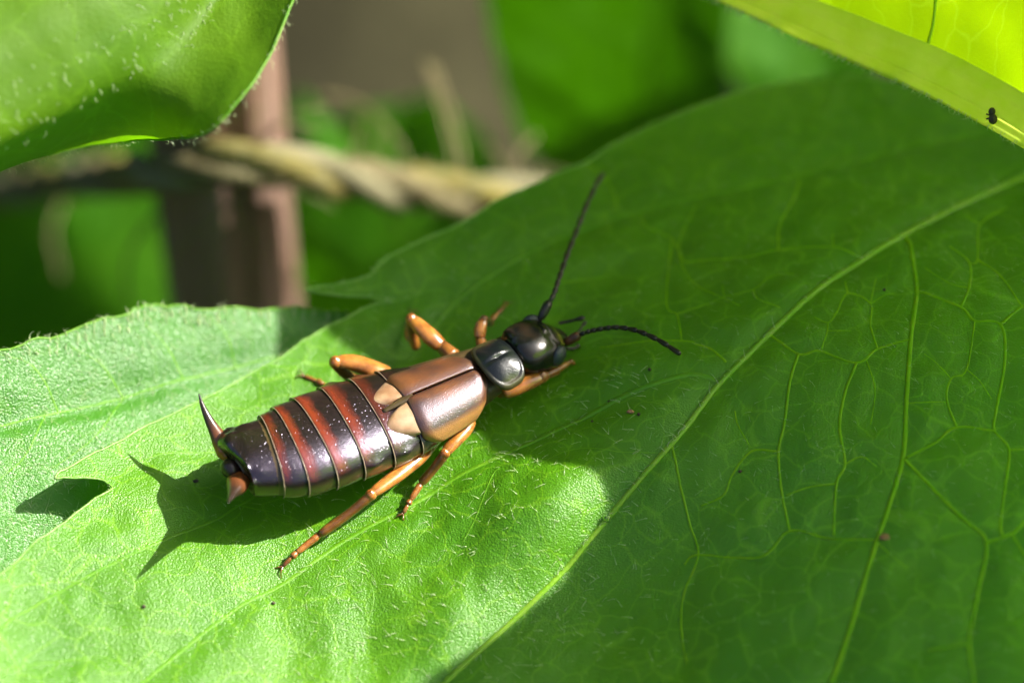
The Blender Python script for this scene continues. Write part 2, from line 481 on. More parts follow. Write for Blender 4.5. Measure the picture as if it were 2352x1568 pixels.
def add_hairs(parent, P, N, L, R, name='hair', mat=None, lean=0.7, dirs=None):
    """short curved hairs rooted at P along N, joined because nobody could count them"""
    P = np.asarray(P); N = np.asarray(N); k = len(P); seg = 5
    rnd = rng.normal(size=(k, 3)) if dirs is None else np.asarray(dirs)
    tng = rnd - N * (rnd * N).sum(1)[:, None]; tng /= np.linalg.norm(tng, axis=1)[:, None] + 1e-9
    side = np.cross(N, tng)
    L = np.asarray(L)[:, None]; V = []
    for s in np.linspace(0, 1, seg):
        c = P + N * L * (s * 0.75 - 0.35 * s * s) * (1.3 - lean * .5) + tng * L * lean * s * s
        r = (np.asarray(R) * (1 - 0.8 * s))[:, None]
        for a in (0, 2.09, 4.19):
            V.append(c + (side * math.cos(a) + np.cross(side, norm((0.3, 0.2, 1))) * math.sin(a)) * r)
    V = np.stack(V, 1)                                     # k, seg*3, 3
    f = []
    for i in range(seg - 1):
        for j in range(3):
            f.append((i * 3 + j, i * 3 + (j + 1) % 3, (i + 1) * 3 + (j + 1) % 3, (i + 1) * 3 + j))
    f = np.array(f)
    Q = (f[None] + (np.arange(k) * seg * 3)[:, None, None]).reshape(-1, 4)
    o = fast_mesh(name, V.reshape(-1, 3), Q, mat or M_HAIR, parent)
    o['kind'] = 'stuff'
    return o

# reference traces taken in enlarged views of the scene
def c8(l): return [((1400 + x / 1.4164) * .91875, (600 + y / 1.4164) * .91875) for x, y in l]
def c3(l): return [((1120 + x / 3.0156) * .91875, (400 + y / 3.0156) * .91875) for x, y in l]
def r1(l): return [(x / 2.5833 * .91875, (1100 + y / 2.5833) * .91875) for x, y in l]
def r2(l): return [((600 + x / 2.218) * .91875, (1000 + y / 2.218) * .91875) for x, y in l]
def d2(l): return [((1500 + x / 2.2189) * .91875, (400 + y / 2.2189) * .91875) for x, y in l]

MIDRIB = [(3000, 330), (2700, 350), (2480, 372), (2352, 405), (2230, 455), (2100, 520), (1990, 585), (1900, 645), (1780, 750), (1690, 838), (1640, 890), (1580, 970), (1530, 1030), (1440, 1135), (1385, 1200), (1300, 1300), (1180, 1420), (1000, 1585), (700, 1850), (300, 2150)]
MAIN_CTRL = [
 (700, 672, .03), (905, 685, .03), (740, 768, .02), (480, 915, .05), (320, 990, .10), (133, 1097, .17), (255, 1125, .12), (0, 1320, .17), (-300, 1480, .29),
 (300, 1300, .09), (648, 1303, .0), (850, 1140, .0), (900, 1230, .02), (1000, 950, .02), (600, 1100, .0), (400, 1480, .02), (100, 1480, .09), (700, 1480, -.04),
 (1230, 800, .07), (1200, 600, .05), (1350, 372, .0), (1050, 522, .02), (1760, 200, -.1), (2050, 190, -.1), (2352, 300, .0), (1900, 300, -.02),
 (2480, 372, .14), (2352, 405, .16), (2100, 520, .24), (1900, 645, .28), (1780, 750, .29), (1640, 890, .26), (1530, 1030, .21), (1385, 1200, .10), (1300, 1300, .04), (1180, 1420, -.01), (1000, 1585, -.05),
 (1700, 450, .10), (1500, 600, .11), (1450, 850, .2), (1560, 860, .25), (1350, 960, .14),
 (1310, 1150, .16), (1270, 1240, .115), (1180, 1300, .07), (1060, 1420, .01), (1000, 1200, .03), (900, 1500, -.05), (1130, 1060, .07),
 (2300, 700, .36), (2080, 1040, .34), (1900, 900, .32), (2300, 1200, .36), (1700, 1200, .2), (1520, 1300, .08), (2000, 1500, .25), (2352, 1568, .33), (1300, 1520, -.03), (1600, 1568, .1),
 (2900, 900, .3), (2500, 2200, .1), (900, 2300, -.2), (-400, 1900, -.1), (300, 2000, -.08)]
h0 = tps([tuple(pix(u, v, z)) for u, v, z in MAIN_CTRL])
def trace(l, hf=None): return np.array([ground(u, v, hf or h0) for u, v in l])

# veins of the main leaf: (trace, start radius, end radius)
VEINS = [
 (c8([(1205, 90), (1250, 60), (1265, 170), (1245, 330), (1228, 560), (1215, 770), (1160, 960), (1125, 1060), (1080, 1200), (1020, 1400), (940, 1620), (800, 1900)])[1:], .012, .013),
 (c8([(1215, 770), (1330, 890), (1430, 990), (1510, 1070), (1480, 1250), (1450, 1420), (1465, 1568), (1450, 1750)]), .009, .008),
 (c8([(1510, 1070), (1600, 1040), (1680, 960)]), .008, .007),
 (c8([(1600, 1040), (1660, 1150), (1700, 1300)]), .006, .005),
 (c8([(1265, 170), (1420, 235), (1470, 285), (1560, 300), (1575, 430), (1545, 600), (1540, 670), (1590, 735), (1580, 850), (1560, 1000), (1565, 1050)]), .008, .006),
 (c8([(1560, 300), (1650, 225), (1750, 200)]), .007, .006),
 (c8([(1590, 740), (1700, 735)]), .005, .004),
 (c8([(1225, 770), (1330, 715), (1405, 660), (1540, 670)]), .007, .006),
 (c8([(1405, 660), (1370, 560), (1385, 490), (1440, 455), (1470, 285)]), .006, .004),
 (c8([(1440, 455), (1490, 500), (1530, 560)]), .0035, .002),
 (c8([(1235, 575), (1300, 575), (1365, 570)]), .0035, .003),
 (c8([(1385, 490), (1330, 430), (1290, 400)]), .003, .002),
 (c8([(1420, 235), (1450, 160), (1450, 70), (1380, 15)]), .006, .004),
 (c8([(1480, 60), (1560, 120), (1640, 240)]), .005, .004),
 (c8([(1450, 75), (1480, 60), (1490, -60), (1590, -120)]), .005, .004),
 (c8([(1490, -60), (1440, -90)]), .004, .003),
 (c8([(1450, 165), (1380, 150), (1290, 90)]), .003, .002),
 (c8([(735, 320), (845, 400), (920, 390), (1050, 435), (1125, 385), (1240, 350)]), .007, .006),
 (c8([(845, 400), (815, 500), (795, 650), (775, 745), (785, 880), (815, 1025)]), .0075, .006),
 (c8([(1050, 435), (1010, 540), (990, 660), (1010, 790), (980, 860), (970, 1040)]), .0075, .006),
 (c8([(1085, 425), (1110, 500), (1115, 560), (1100, 650)]), .004, .003),
 (c8([(440, 1150), (490, 1115), (710, 1120), (815, 1025), (965, 1050), (1125, 1060)]), .007, .007),
 (c8([(395, 712), (430, 880), (460, 1000), (490, 1115), (440, 1250), (430, 1370), (450, 1500)]), .008, .006),
 (c8([(775, 745), (680, 745), (610, 830), (580, 900), (500, 940)]), .006, .004),
 (c8([(1125, 385), (1100, 300), (1100, 220), (1020, 185), (980, 255), (950, 290), (900, 270)]), .005, .003),
 (c8([(1020, 185), (1010, 140)]), .004, .003),
 (c8([(1100, 220), (1150, 190), (1195, 180)]), .003, .002),
 (c8([(1100, 215), (1120, 130)]), .003, .002),
 (c8([(950, 290), (945, 330), (925, 385)]), .004, .003),
 (c8([(950, 320), (1030, 320)]), .003, .002),
 (c8([(1010, 790), (1070, 765), (1120, 800)]), .004, .002),
 (c8([(620, 600), (630, 650), (670, 720)]), .004, .003),
 (c8([(1120, 1070), (1190, 1130), (1230, 1160)]), .004, .002),
 (c8([(1300, 1450), (1440, 1430)]), .005, .004),
 (c8([(980, 860), (890, 870), (800, 900)]), .004, .003),
 # left half
 ([(1655, 868), (1600, 856), (1560, 862), (1450, 900), (1340, 960), (1197, 1026), (1060, 1090), (940, 1160), (800, 1233), (647, 1338), (533, 1402), (327, 1568), (100, 1760)], .016, .010),
 ([(1530, 1035), (1430, 1040), (1330, 1030), (1250, 1060), (1180, 1120)], .005, .003),
 ([(0, 1437), (36, 1409), (178, 1334), (320, 1263), (391, 1231), (498, 1188), (548, 1158), (620, 1120), (760, 1060), (900, 960), (1000, 745)][::-1][1:], .011, .010),
 ([(548, 1158), (640, 1178), (700, 1200)], .006, .004),
 ([(2400, 290), (2150, 325), (1900, 385), (1700, 432), (1500, 475), (1330, 530), (1180, 600), (1050, 690), (1000, 745), (940, 830)], .013, .009),
 (c3([(1380, 1320), (1180, 1320), (950, 1420), (880, 1440)]), .006, .004),
 (c3([(650, 810), (820, 890), (870, 960), (870, 1150)]), .005, .004),
 (c3([(860, 930), (1090, 890), (1250, 860)]), .005, .003),
 (d2([(560, 540), (470, 560), (400, 430), (370, 780), (430, 850), (455, 990)])[2:], .006, .005),
 (d2([(700, 1110), (620, 1040), (540, 1010), (450, 990), (0, 1030)]), .006, .004),
 (d2([(470, 560), (820, 530), (990, 495), (1290, 480), (1420, 515)]), .007, .006),
 (d2([(990, 495), (1000, 350), (1080, 200), (1110, 90)]), .006, .005),
 (d2([(1295, 480), (1290, 400)]), .004, .003),
 (d2([(430, 840), (560, 800), (690, 750), (850, 715), (960, 640), (1080, 630)]), .004, .003),
 (d2([(690, 750), (680, 680)]), .003, .002),
 (d2([(850, 715), (880, 770), (1000, 815)]), .004, .003),
 (d2([(470, 560), (400, 430), (250, 360), (230, 270)]), .006, .004),
 (r2([(1440, 380), (1400, 420), (1310, 640), (1240, 770), (1180, 870), (1000, 1000)]), .007, .003),
 (r2([(1050, 690), (940, 800), (860, 850)]), .005, .002),
 (r1([(1740, 1000), (1770, 1050), (1800, 1200), (1850, 1310), (1830, 1420), (1790, 1530), (1750, 1700)]), .008, .006),
 (r2([(660, 860), (740, 1080), (700, 1250), (720, 1400)]), .005, .003),
 (r1([(790, 225), (880, 165), (980, 100), (1130, 75), (1380, 70)])[::-1], .008, .004),
 (r1([(500, 580), (620, 520), (740, 505)]), .006, .004),
 (r1([(550, 960), (580, 1050), (700, 1120)]), .004, .002),
 (r1([(0, 1500), (200, 1440), (420, 1420), (660, 1400), (880, 1500)]), .005, .004),
 (r1([(1290, 300), (1340, 290), (1420, 270)]), .004, .003),
 (r1([(1180, 280), (1330, 300), (1440, 240)]), .003, .003),
 ([(850, 683), (905, 690), (1000, 665), (1060, 680)], .006, .004),
 ([(1350, 372), (1400, 420), (1420, 480)], .006, .005),
 ([(1600, 470), (1560, 560), (1590, 640), (1700, 700)], .005, .004),
]
VEINS[0] = ([(2078, 533), (2092, 556)] + VEINS[0][0], .010, .013)
rib_xy = catmull(trace(MIDRIB), 160)
vein_xy = [catmull(trace(l), max(6, 5 * len(l))) for l, a, b in VEINS]
# vein grooves in the blade
_allseg = [(rib_xy, .03, .012)] + [(p, max(.018, 1.9 * r0), .22 * r0 + .002) for p, (l, r0, r1_) in zip(vein_xy, VEINS)]
_gx = np.arange(-3.2, 4.2, .02); _gy = np.arange(-4.2, 2.4, .02)
_GX, _GY = np.meshgrid(_gx, _gy, indexing='ij')
_groove = np.zeros(_GX.shape); _net = np.full(_GX.shape, 9.0)
for p, w, a in _allseg:
    lo = p[:, :2].min(0) - .3; hi = p[:, :2].max(0) + .3
    i0, i1 = np.searchsorted(_gx, [lo[0], hi[0]]); j0, j1 = np.searchsorted(_gy, [lo[1], hi[1]])
    if i1 <= i0 or j1 <= j0: continue
    d = seg_dist(_GX[i0:i1, j0:j1], _GY[i0:i1, j0:j1], p)
    _groove[i0:i1, j0:j1] = np.maximum(_groove[i0:i1, j0:j1], a * np.exp(-(d / (w * 1.6)) ** 2))
    _net[i0:i1, j0:j1] = np.minimum(_net[i0:i1, j0:j1], d)
_pillow = .012 * (1 - np.exp(-(_net / .10) ** 2))
def _bil(G, x, y):
    fx = np.clip((np.asarray(x) - _gx[0]) / .02, 0, len(_gx) - 1.001); fy = np.clip((np.asarray(y) - _gy[0]) / .02, 0, len(_gy) - 1.001)
    i = fx.astype(int); j = fy.astype(int); a = fx - i; b = fy - j
    return G[i, j] * (1 - a) * (1 - b) + G[i + 1, j] * a * (1 - b) + G[i, j + 1] * (1 - a) * b + G[i + 1, j + 1] * a * b
_base = h0(_GX, _GY)
def h_main(x, y):
    x = np.asarray(x, float); y = np.asarray(y, float)
    return (_bil(_base, x, y) - _bil(_groove, x, y) + _bil(_pillow, x, y)
            + vnoise(x, y, 3.2, 1) * .018 + vnoise(x, y, 9, 2) * .009 + vnoise(x, y, 26, 8) * .0036)

MAIN_OUT = [(700, 672), (730, 662), (790, 652), (850, 634), (880, 604), (960, 562), (1050, 522), (1130, 476), (1200, 441), (1300, 391), (1400, 341), (1500, 292), (1640, 236), (1760, 202), (1900, 184), (2050, 190), (2200, 226), (2352, 282), (2600, 330), (2900, 332),
            (3020, 345), (2960, 420), (3050, 700), (3000, 1100), (2800, 1600), (2400, 2050), (1700, 2400), (900, 2500), (300, 2400), (-100, 2300), (-500, 1950), (-420, 1640), (-200, 1450), (0, 1325), (90, 1245), (150, 1198), (220, 1145), (258, 1122), (240, 1106), (190, 1100), (133, 1106), (130, 1098), (150, 1082), (220, 1040), (320, 990), (400, 952), (480, 915), (560, 874), (650, 826), (700, 790), (740, 764), (790, 735), (850, 704), (905, 688), (850, 683), (780, 682)]
mo = trace(MAIN_OUT)
def dense_outline(P, k=5, amp=.006, seed=1, teeth=0.0):
    P = np.asarray(P)[:, :2]; out = []
    n = len(P)
    for i in range(n):
        a, b, c, d = P[i - 1], P[i], P[(i + 1) % n], P[(i + 2) % n]
        L = np.linalg.norm(c - b); kk = max(3, int(L / .035))
        for t in np.arange(kk) / kk:
            sharp = 0.5
            q = 0.5 * (2 * b + (c - a) * t * sharp + (3 * (c - b) * 2 - (c - a) * 2 * sharp - (d - b) * sharp) * t * t + (-(c - b) * 4 + (c - a) * sharp + (d - b) * sharp) * t ** 3)
            out.append(q)
    out = np.array(out)
    T = np.roll(out, -1, 0) - np.roll(out, 1, 0); T /= np.linalg.norm(T, axis=1)[:, None] + 1e-9
    nrm = np.column_stack([T[:, 1], -T[:, 0]])
    r = np.random.default_rng(seed); w = r.normal(size=len(out)); w = (w + np.roll(w, 1) + np.roll(w, -1)) / 2
    return out + nrm * (w * amp)[:, None]
mo_d = dense_outline(mo, amp=.004)

main_leaf = thing('broad_leaf', 'broad veined green leaf that the earwig stands on, half in sun', 'leaf', ground(1900, 645, h0))
field_leaf(main_leaf, mo_d, h_main, .0115, M_LEAF)
# leaf margin bead
c = np.vstack([mo_d, mo_d[:1]]); cz = h_main(c[:, 0], c[:, 1])
tube(Mesh(), np.column_stack([c, cz]), .0045, 6, cap=False).build('margin', M_MARGIN, main_leaf)
# midrib and veins
R_ = np.interp(np.linspace(0, 1, len(rib_xy)), [0, .25, .45, .6, 1], [.020, .0115, .0100, .0095, .009])
zz = h_main(rib_xy[:, 0], rib_xy[:, 1]) + .003
tube(Mesh(), np.column_stack([rib_xy[:, :2], zz]), R_, 12, .6).build('midrib', M_RIB, main_leaf)
for (l, a, b), p in zip(VEINS, vein_xy):
    vein_on(main_leaf, p, h_main, a * (.8 if l[0][0] > 1600 else .62), b * (.8 if l[0][0] > 1600 else .6), M_VEIN if l[-1][0] > 1300 else M_VEIN_FAINT, lift=.28 if l[-1][0] > 1300 else .12, n=len(p) * 2)
# petiole to the plant stem
tube(Mesh(), catmull([rib_xy[0] * [1, 1, 0] + [0, 0, zz[0]], rib_xy[0] + A(.6, .1, -.1), A(4.7, .8, -.4), A(5.4, 1.4, -1.3)], 30), np.linspace(.03, .07, 30), 10).build('leaf_stalk', M_RIB, main_leaf)

def surf_normals(x, y, hf, e=.004):
    gx = (hf(x + e, y) - hf(x - e, y)) / (2 * e); gy = (hf(x, y + e) - hf(x, y - e)) / (2 * e)
    n = np.column_stack([-gx, -gy, np.ones_like(gx)]); return n / np.linalg.norm(n, axis=1)[:, None]
def scatter_hair(parent, outline, hf, count, box, Lr, Rr, lean=.7, dens=None, name='hair'):
    x = rng.uniform(box[0], box[1], count * 3); y = rng.uniform(box[2], box[3], count * 3)
    k = inside(x, y, np.asarray(outline)[:, :2])
    if dens is not None: k &= rng.random(len(x)) < dens(x, y)
    x, y = x[k][:count], y[k][:count]
    P = np.column_stack([x, y, hf(x, y) - .001]); N = surf_normals(x, y, hf)
    return add_hairs(parent, P, N, rng.uniform(*Lr, len(x)), rng.uniform(*Rr, len(x)), lean=lean, name=name,
                     dirs=rng.normal(size=(len(x), 3)) + A(-1.2, .5, 0))
scatter_hair(main_leaf, mo_d, h_main, 2200, (-1.9, 1.9, -1.7, .9), (.012, .026), (.0006, .0010), 1.2, name='short_hair')
scatter_hair(main_leaf, mo_d, h_main, 420, (-.75, .45, -1.35, -.25), (.016, .034), (.0012, .0019), 1.2, name='curved_hair')
# hairs along the midrib
k = rng.integers(20, 130, 60); P = np.column_stack([rib_xy[k, :2], zz[k]]); P[:, 2] += .008
add_hairs(main_leaf, P, np.tile(A(-.35, .35, .87), (60, 1)), rng.uniform(.025, .06, 60), np.full(60, .0016), name='midrib_hair', lean=.8)
# fringe along the margin
k = rng.integers(0, len(mo_d), 700); P = np.column_stack([mo_d[k], h_main(mo_d[k, 0], mo_d[k, 1])]); P[:, :2] += rng.normal(size=(700, 2)) * .006
add_hairs(main_leaf, P, np.tile(norm(A(-.5, .4, .75)), (700, 1)), rng.uniform(.012, .03, 700), np.full(700, .0011), name='margin_hair', lean=.5)

# ---- the lower leaf under the main one
LOW_CTRL = [(0, 800, -.05), (130, 760, -.05), (300, 716, -.07), (470, 708, -.09), (620, 716, -.13), (760, 724, -.18), (0, 965, -.14), (280, 895, -.145), (540, 830, -.16), (130, 850, -.09), (350, 790, -.09), (40, 1180, -.12), (0, 1300, -.13), (250, 1000, -.12), (650, 860, -.18), (600, 1000, -.22), (300, 1500, -.3), (-400, 1000, -.1), (-400, 1400, -.15), (900, 750, -.25)]
def _lowz(u, v, z):
    q = pix(u, v, z)
    return pix(u, v, (.5 * (z + .12) + .07) - .32 * (q[0] + 1.6) + .22 * (q[1] + .5))
h1 = tps([tuple(_lowz(u, v, z)) for u, v, z in LOW_CTRL])
low_crease = trace([(-420, 1040), (0, 968), (150, 925), (280, 897), (420, 858), (540, 832), (700, 800)], h1)
lcd = catmull(low_crease, 60)
def h_low(x, y):
    d = seg_dist(np.asarray(x, float), np.asarray(y, float), lcd)
    return h1(x, y) - .03 * np.exp(-(d / .05) ** 2) + vnoise(x, y, 3.5, 11) * .03 + vnoise(x, y, 9, 12) * .012 + vnoise(x, y, 26, 13) * .004
LOW_OUT = [(-500, 930), (-250, 860), (-100, 820), (0, 800), (70, 781), (130, 762), (200, 742), (260, 724), (310, 712), (350, 704), (385, 702), (430, 706), (470, 704), (520, 708), (600, 714), (700, 718), (780, 724), (900, 760), (1000, 900), (800, 1150), (550, 1400), (300, 1650), (-100, 1700), (-500, 1500), (-620, 1200)]
lo_d = dense_outline(trace(LOW_OUT, h1), amp=.009, seed=3)
low_leaf = thing('under_leaf', 'rough lower leaf with a deep crease, tucked under the broad leaf', 'leaf', ground(280, 895, h1))
field_leaf(low_leaf, lo_d, h_low, .0125, M_LEAF_LOW)
c = np.vstack([lo_d, lo_d[:1]]); tube(Mesh(), np.column_stack([c, h_low(c[:, 0], c[:, 1])]), .004, 6, cap=False).build('margin', M_VEIN_FAINT, low_leaf)
vein_on(low_leaf, lcd, h_low, .006, .006, M_VEIN_FAINT, 'midrib', lift=.1)
for l in ([(130, 930), (100, 870), (60, 830), (0, 815)], [(280, 897), (230, 830), (160, 790)], [(420, 858), (380, 790), (330, 740)], [(540, 832), (520, 770), (480, 725)], [(100, 945), (60, 1050), (-20, 1120)], [(280, 897), (220, 1000), (120, 1080)]):
    vein_on(low_leaf, trace(l, h1), h_low, .004, .002, M_VEIN_FAINT, lift=.1)
scatter_hair(low_leaf, lo_d, h_low, 1500, (-2.2, -.3, -1.0, .5), (.015, .035), (.0008, .0015), 1.0, name='short_hair')
k = rng.integers(0, len(lo_d), 900); P = np.column_stack([lo_d[k], h_low(lo_d[k, 0], lo_d[k, 1])]); P[:, 1] -= rng.random(900) * .06; P[:, 2] = h_low(P[:, 0], P[:, 1])
add_hairs(low_leaf, P, np.tile(norm(A(-.3, .5, .8)), (900, 1)), rng.uniform(.03, .07, 900), np.full(900, .0018), name='margin_hair', lean=.4)
tube(Mesh(), catmull([lcd[-1], lcd[-1] + A(1.2, .8, -.6), A(3.4, 1.6, -1.6), A(5.4, 1.6, -2.4)], 30), np.linspace(.03, .06, 30), 9).build('leaf_stalk', M_RIB, low_leaf)

# ---- leaves built on a rib with two sides
def rib_leaf(name, label, rib, widths, dl, dr, mat, ribmat, rib_r, curl=(0., 0.), n=90, m=26, veins=8, bump=.02, seed=0, group=None, vr=.012, stalk=None, wl=None, gap=0.0):
    """rib: 3D points; dl / dr: direction of the left and right half; widths along the rib; curl bends halves along the blade normal"""
    C = catmull(rib, n); t = np.linspace(0, 1, n)
    W = np.interp(t, np.linspace(0, 1, len(widths)), widths)
    WL = W if wl is None else np.interp(t, np.linspace(0, 1, len(wl)), wl)
    r = np.random.default_rng(seed)
    root = thing(name, label, 'leaf', C[0], group)
    T = frames(C)[0]
    def pt(i, s):
        d = np.asarray(dl if s < 0 else dr, float); w = (WL if s < 0 else W)[i] * abs(s)
        N = np.cross(T[i], d) * (-1 if s < 0 else 1); N /= np.linalg.norm(N) + 1e-9
        return C[i] + d * w + N * (curl[0 if s < 0 else 1] * w * w), N
    S = np.linspace(-1, 1, 2 * m + 1)
    V = np.zeros((n, len(S), 3)); 
    jag = 1 + r.normal(size=n) * .012
    for i in range(n):
        for j, s in enumerate(S):
            p, N = pt(i, s * (jag[i] if abs(s) > .9 else 1))
            q = bump * (vnoise(p[0] + p[2], p[1] - p[2] * .6, 3.0, 30 + seed) + .5 * vnoise(p[0] + p[2], p[1], 8.0, 31 + seed)) * min(1, abs(s) * 4)
            ph = (t[i] * veins * 1.0 - abs(s) * .9); fr = abs((ph % 1) - .5) * 2
            q += bump * .45 * (fr ** .5 - .5) * min(1, abs(s) * 3)
            V[i, j] = p + N * q
    ff = grid_faces(n, len(S))
    if gap:
        ff = [q for q in ff if max(abs(k % len(S) - m) for k in q) > gap]
    msh = Mesh(); msh.add(V.reshape(-1, 3), ff)
    msh.build('blade', mat, root)
    if not gap: tube(Mesh(), C, np.linspace(rib_r, rib_r * .5, n), 14, 1.0).build('midrib', ribmat, root)
    for v in range(veins):
        for sgn in (-1, 1):
            t0 = (v + .5 + (.2 if sgn > 0 else 0)) / veins
            pts = []
            for s in np.linspace(0.0, .93, 10):
                ti = min(t0 + s * .9 / veins, .995); i = int(ti * (n - 1)); j = int(round((sgn * s + 1) / 2 * (len(S) - 1)))
                pts.append(V[i, j])
            tube(Mesh(), catmull(pts, 18), np.linspace(vr, vr * .3, 18), 6).build('vein', ribmat, root)
    if stalk is not None:
        tube(Mesh(), catmull([C[0]] + [A(*s) for s in stalk], 24), np.linspace(rib_r, rib_r * 1.2, 24), 9).build('leaf_stalk', ribmat, root)
    root['_n'] = n
    return root, C, V

# backlit leaf at the upper right, seen from its underside
ur_rib = [pix(3000, 760, .72), pix(2700, 520, .78), pix(2400, 325, .78), pix(2150, 190, .75), pix(1900, 82, .72), pix(1660, -28, .68), pix(1430, -130, .62), pix(1280, -200, .55)]
ur, urC, urV = rib_leaf('backlit_leaf', 'bright yellow-green leaf seen from below with a thick pale hairy midrib', ur_rib,
    [.15, .9, 1.5, 1.6, 1.5, 1.2, .7, .05], norm(A(.62, .62, .25)), norm(A(.30, .30, .90)), M_LEAF_YOUNG, M_RIB_PALE, .062, curl=(.05, .04), n=110, m=28, veins=6, bump=.05, seed=5, vr=.004, gap=2, stalk=[(4.2, -.6, .7), (5.2, .9, -.2), (5.4, 1.5, -1.0)])
# the midrib: a ribbed channel bulging to the underside, one layer thick so the sun glows through it
T, S_, U_ = frames(urC, VV)
mc = urV.shape[1] // 2; tt = np.linspace(-1, 1, 41)
bis = norm(norm(A(.62, .62, .25)) + norm(A(.30, .30, .90))); bdir = norm(VV * .55 - bis * .85)
hh_ = np.linspace(.064, .045, len(urC))
rim = np.where(tt[None, :, None] < 0, urC[:, None] + (urV[:, mc - 2][:, None] - urC[:, None]) * (-tt)[None, :, None], urC[:, None] + (urV[:, mc + 2][:, None] - urC[:, None]) * tt[None, :, None])
prof = (1 - tt ** 2) ** .6 * (1 + .10 * np.cos(tt * 13) + .05 * np.cos(tt * 29 + 1))
V_ = rim + bdir * (hh_[:, None] * prof[None, :])[..., None]
m = Mesh(); m.add(V_.reshape(-1, 3), grid_faces(len(urC), len(tt))); m.build('midrib', M_RIB_PALE, ur)
k = rng.integers(0, len(urC), 420); down = -S_ if (S_[50] @ UP) > 0 else S_
P = urC[k] + bdir * .042 + down[k] * .01 + U_[k] * rng.uniform(-.02, .03, 420)[:, None] + (urC[np.minimum(k + 1, len(urC) - 1)] - urC[k]) * rng.random(420)[:, None]
add_hairs(ur, P, down[k], rng.uniform(.03, .06, 420), np.full(420, .0018), name='midrib_hair', lean=.5)

# hairy leaf at the upper left: sunlit face rolling over a ridge into a shaded margin
def build_roll_leaf():
    ridge_px = [(-420, 640, .86), (-200, 500, .72), (0, 372, .60), (130, 306, .52), (250, 235, .45), (375, 160, .36), (460, 98, .28), (515, 25, .22), (550, -70, .14), (570, -210, .04)]
    edge_px = [(u, v, o - .75 + 1.0 * max(0, min(1, (u - 230) / 270))) for u, v, o in [(-420, 660, .86), (-200, 520, .72), (0, 392, .60), (130, 350, .52), (260, 328, .45), (400, 318, .36), (482, 302, .28), (560, 215, .22), (625, 118, .14), (690, -40, .04)]]
    up_px = [(-700, 200, .80), (-480, 60, .66), (-260, -60, .54), (-120, -140, .44), (0, -200, .36), (140, -260, .26), (250, -300, .18), (330, -340, .10), (420, -380, .02), (500, -420, -.1)]
    ridge_px, edge_px, up_px = [[(u, v, o + .45) for u, v, o in l] for l in (ridge_px, edge_px, up_px)]
    n = 110
    ri = catmull([pixd(u, v, o) for u, v, o in ridge_px], n); ed = catmull([pixd(u, v, o) for u, v, o in edge_px], n); upp = catmull([pixd(u, v, o) for u, v, o in up_px], n)
    root = thing('hairy_leaf', 'hairy leaf with sunlit face and rolled-under shaded margin above the stake', 'leaf', ri[0])
    rows = []
    S = np.linspace(0, 1, 56)
    rr = np.random.default_rng(6)
    for i in range(n):
        up, r_, e = upp[i], ri[i], ed[i]
        mid = (up + r_) / 2 + VV * .06 + A(.02, 0, .04)
        r2_ = r_ + norm(up - r_) * .07
        pts = catmull([up, mid, r2_ * .6 + mid * .4 + VV * .03, r2_, r2_ * .85 + e * .15 - UP * .035, r2_ * .5 + e * .5 - UP * .05, e], 56)
        rows.append(pts)
    V = np.array(rows)
    N = np.cross(np.gradient(V, axis=0), np.gradient(V, axis=1)); N /= np.linalg.norm(N, axis=2)[..., None] + 1e-9
    if (N[60, 20] @ VV) < 0: N = -N
    V = V + N * (.012 * vnoise(V[..., 0] + V[..., 2], V[..., 1] - V[..., 2], 5, 41) + .005 * vnoise(V[..., 0] + V[..., 2], V[..., 1] - V[..., 2], 14, 42))[..., None]
    m = Mesh(); m.add(V.reshape(-1, 3), grid_faces(n, 56)); m.build('blade', M_LEAF_HAIRY, root)
    tube(Mesh(), V[:, -1], .004, 6).build('margin', M_VEIN_FAINT, root)
    for j0, i0 in ():
        pts = [V[min(i0 + int(q * .35), n - 1), min(j0 + q, 54)] + N[min(i0 + int(q * .35), n - 1), min(j0 + q, 54)] * .002 for q in range(0, 46, 5)]
        tube(Mesh(), catmull(pts, 30), np.linspace(.006, .003, 30), 6).build('vein', M_VEIN, root)
    k = 230
    ii = rng.integers(10, n - 2, k); jj = np.clip((rng.beta(5, 4, k) * 42).astype(int), 4, 54)
    P = V[ii, jj] + (V[ii + 1, jj] - V[ii, jj]) * rng.random(k)[:, None] + (V[ii, np.minimum(jj + 1, 55)] - V[ii, jj]) * rng.random(k)[:, None]
    add_hairs(root, P, N[ii, jj], rng.uniform(.015, .04, k), rng.uniform(.0012, .0022, k), name='short_hair', lean=.6, dirs=rng.normal(size=(k, 3)) * .6 + A(.2, -.3, -1))
    ii = rng.integers(5, n - 1, 200); out = norm(A(.5, -.3, -.4))
    add_hairs(root, V[ii, -1] + rng.normal(size=(200, 3)) * .008, np.tile(out, (200, 1)), rng.uniform(.015, .04, 200), np.full(200, .0013), name='margin_hair', lean=.4)
    tube(Mesh(), catmull([upp[60], upp[60] + A(.1, .6, .1), A(-1.5, 3.2, 1.2), A(-1.4, 3.6, -.5)], 24), np.linspace(.03, .05, 24), 9).build('leaf_stalk', M_RIB, root)
    return root
build_roll_leaf()

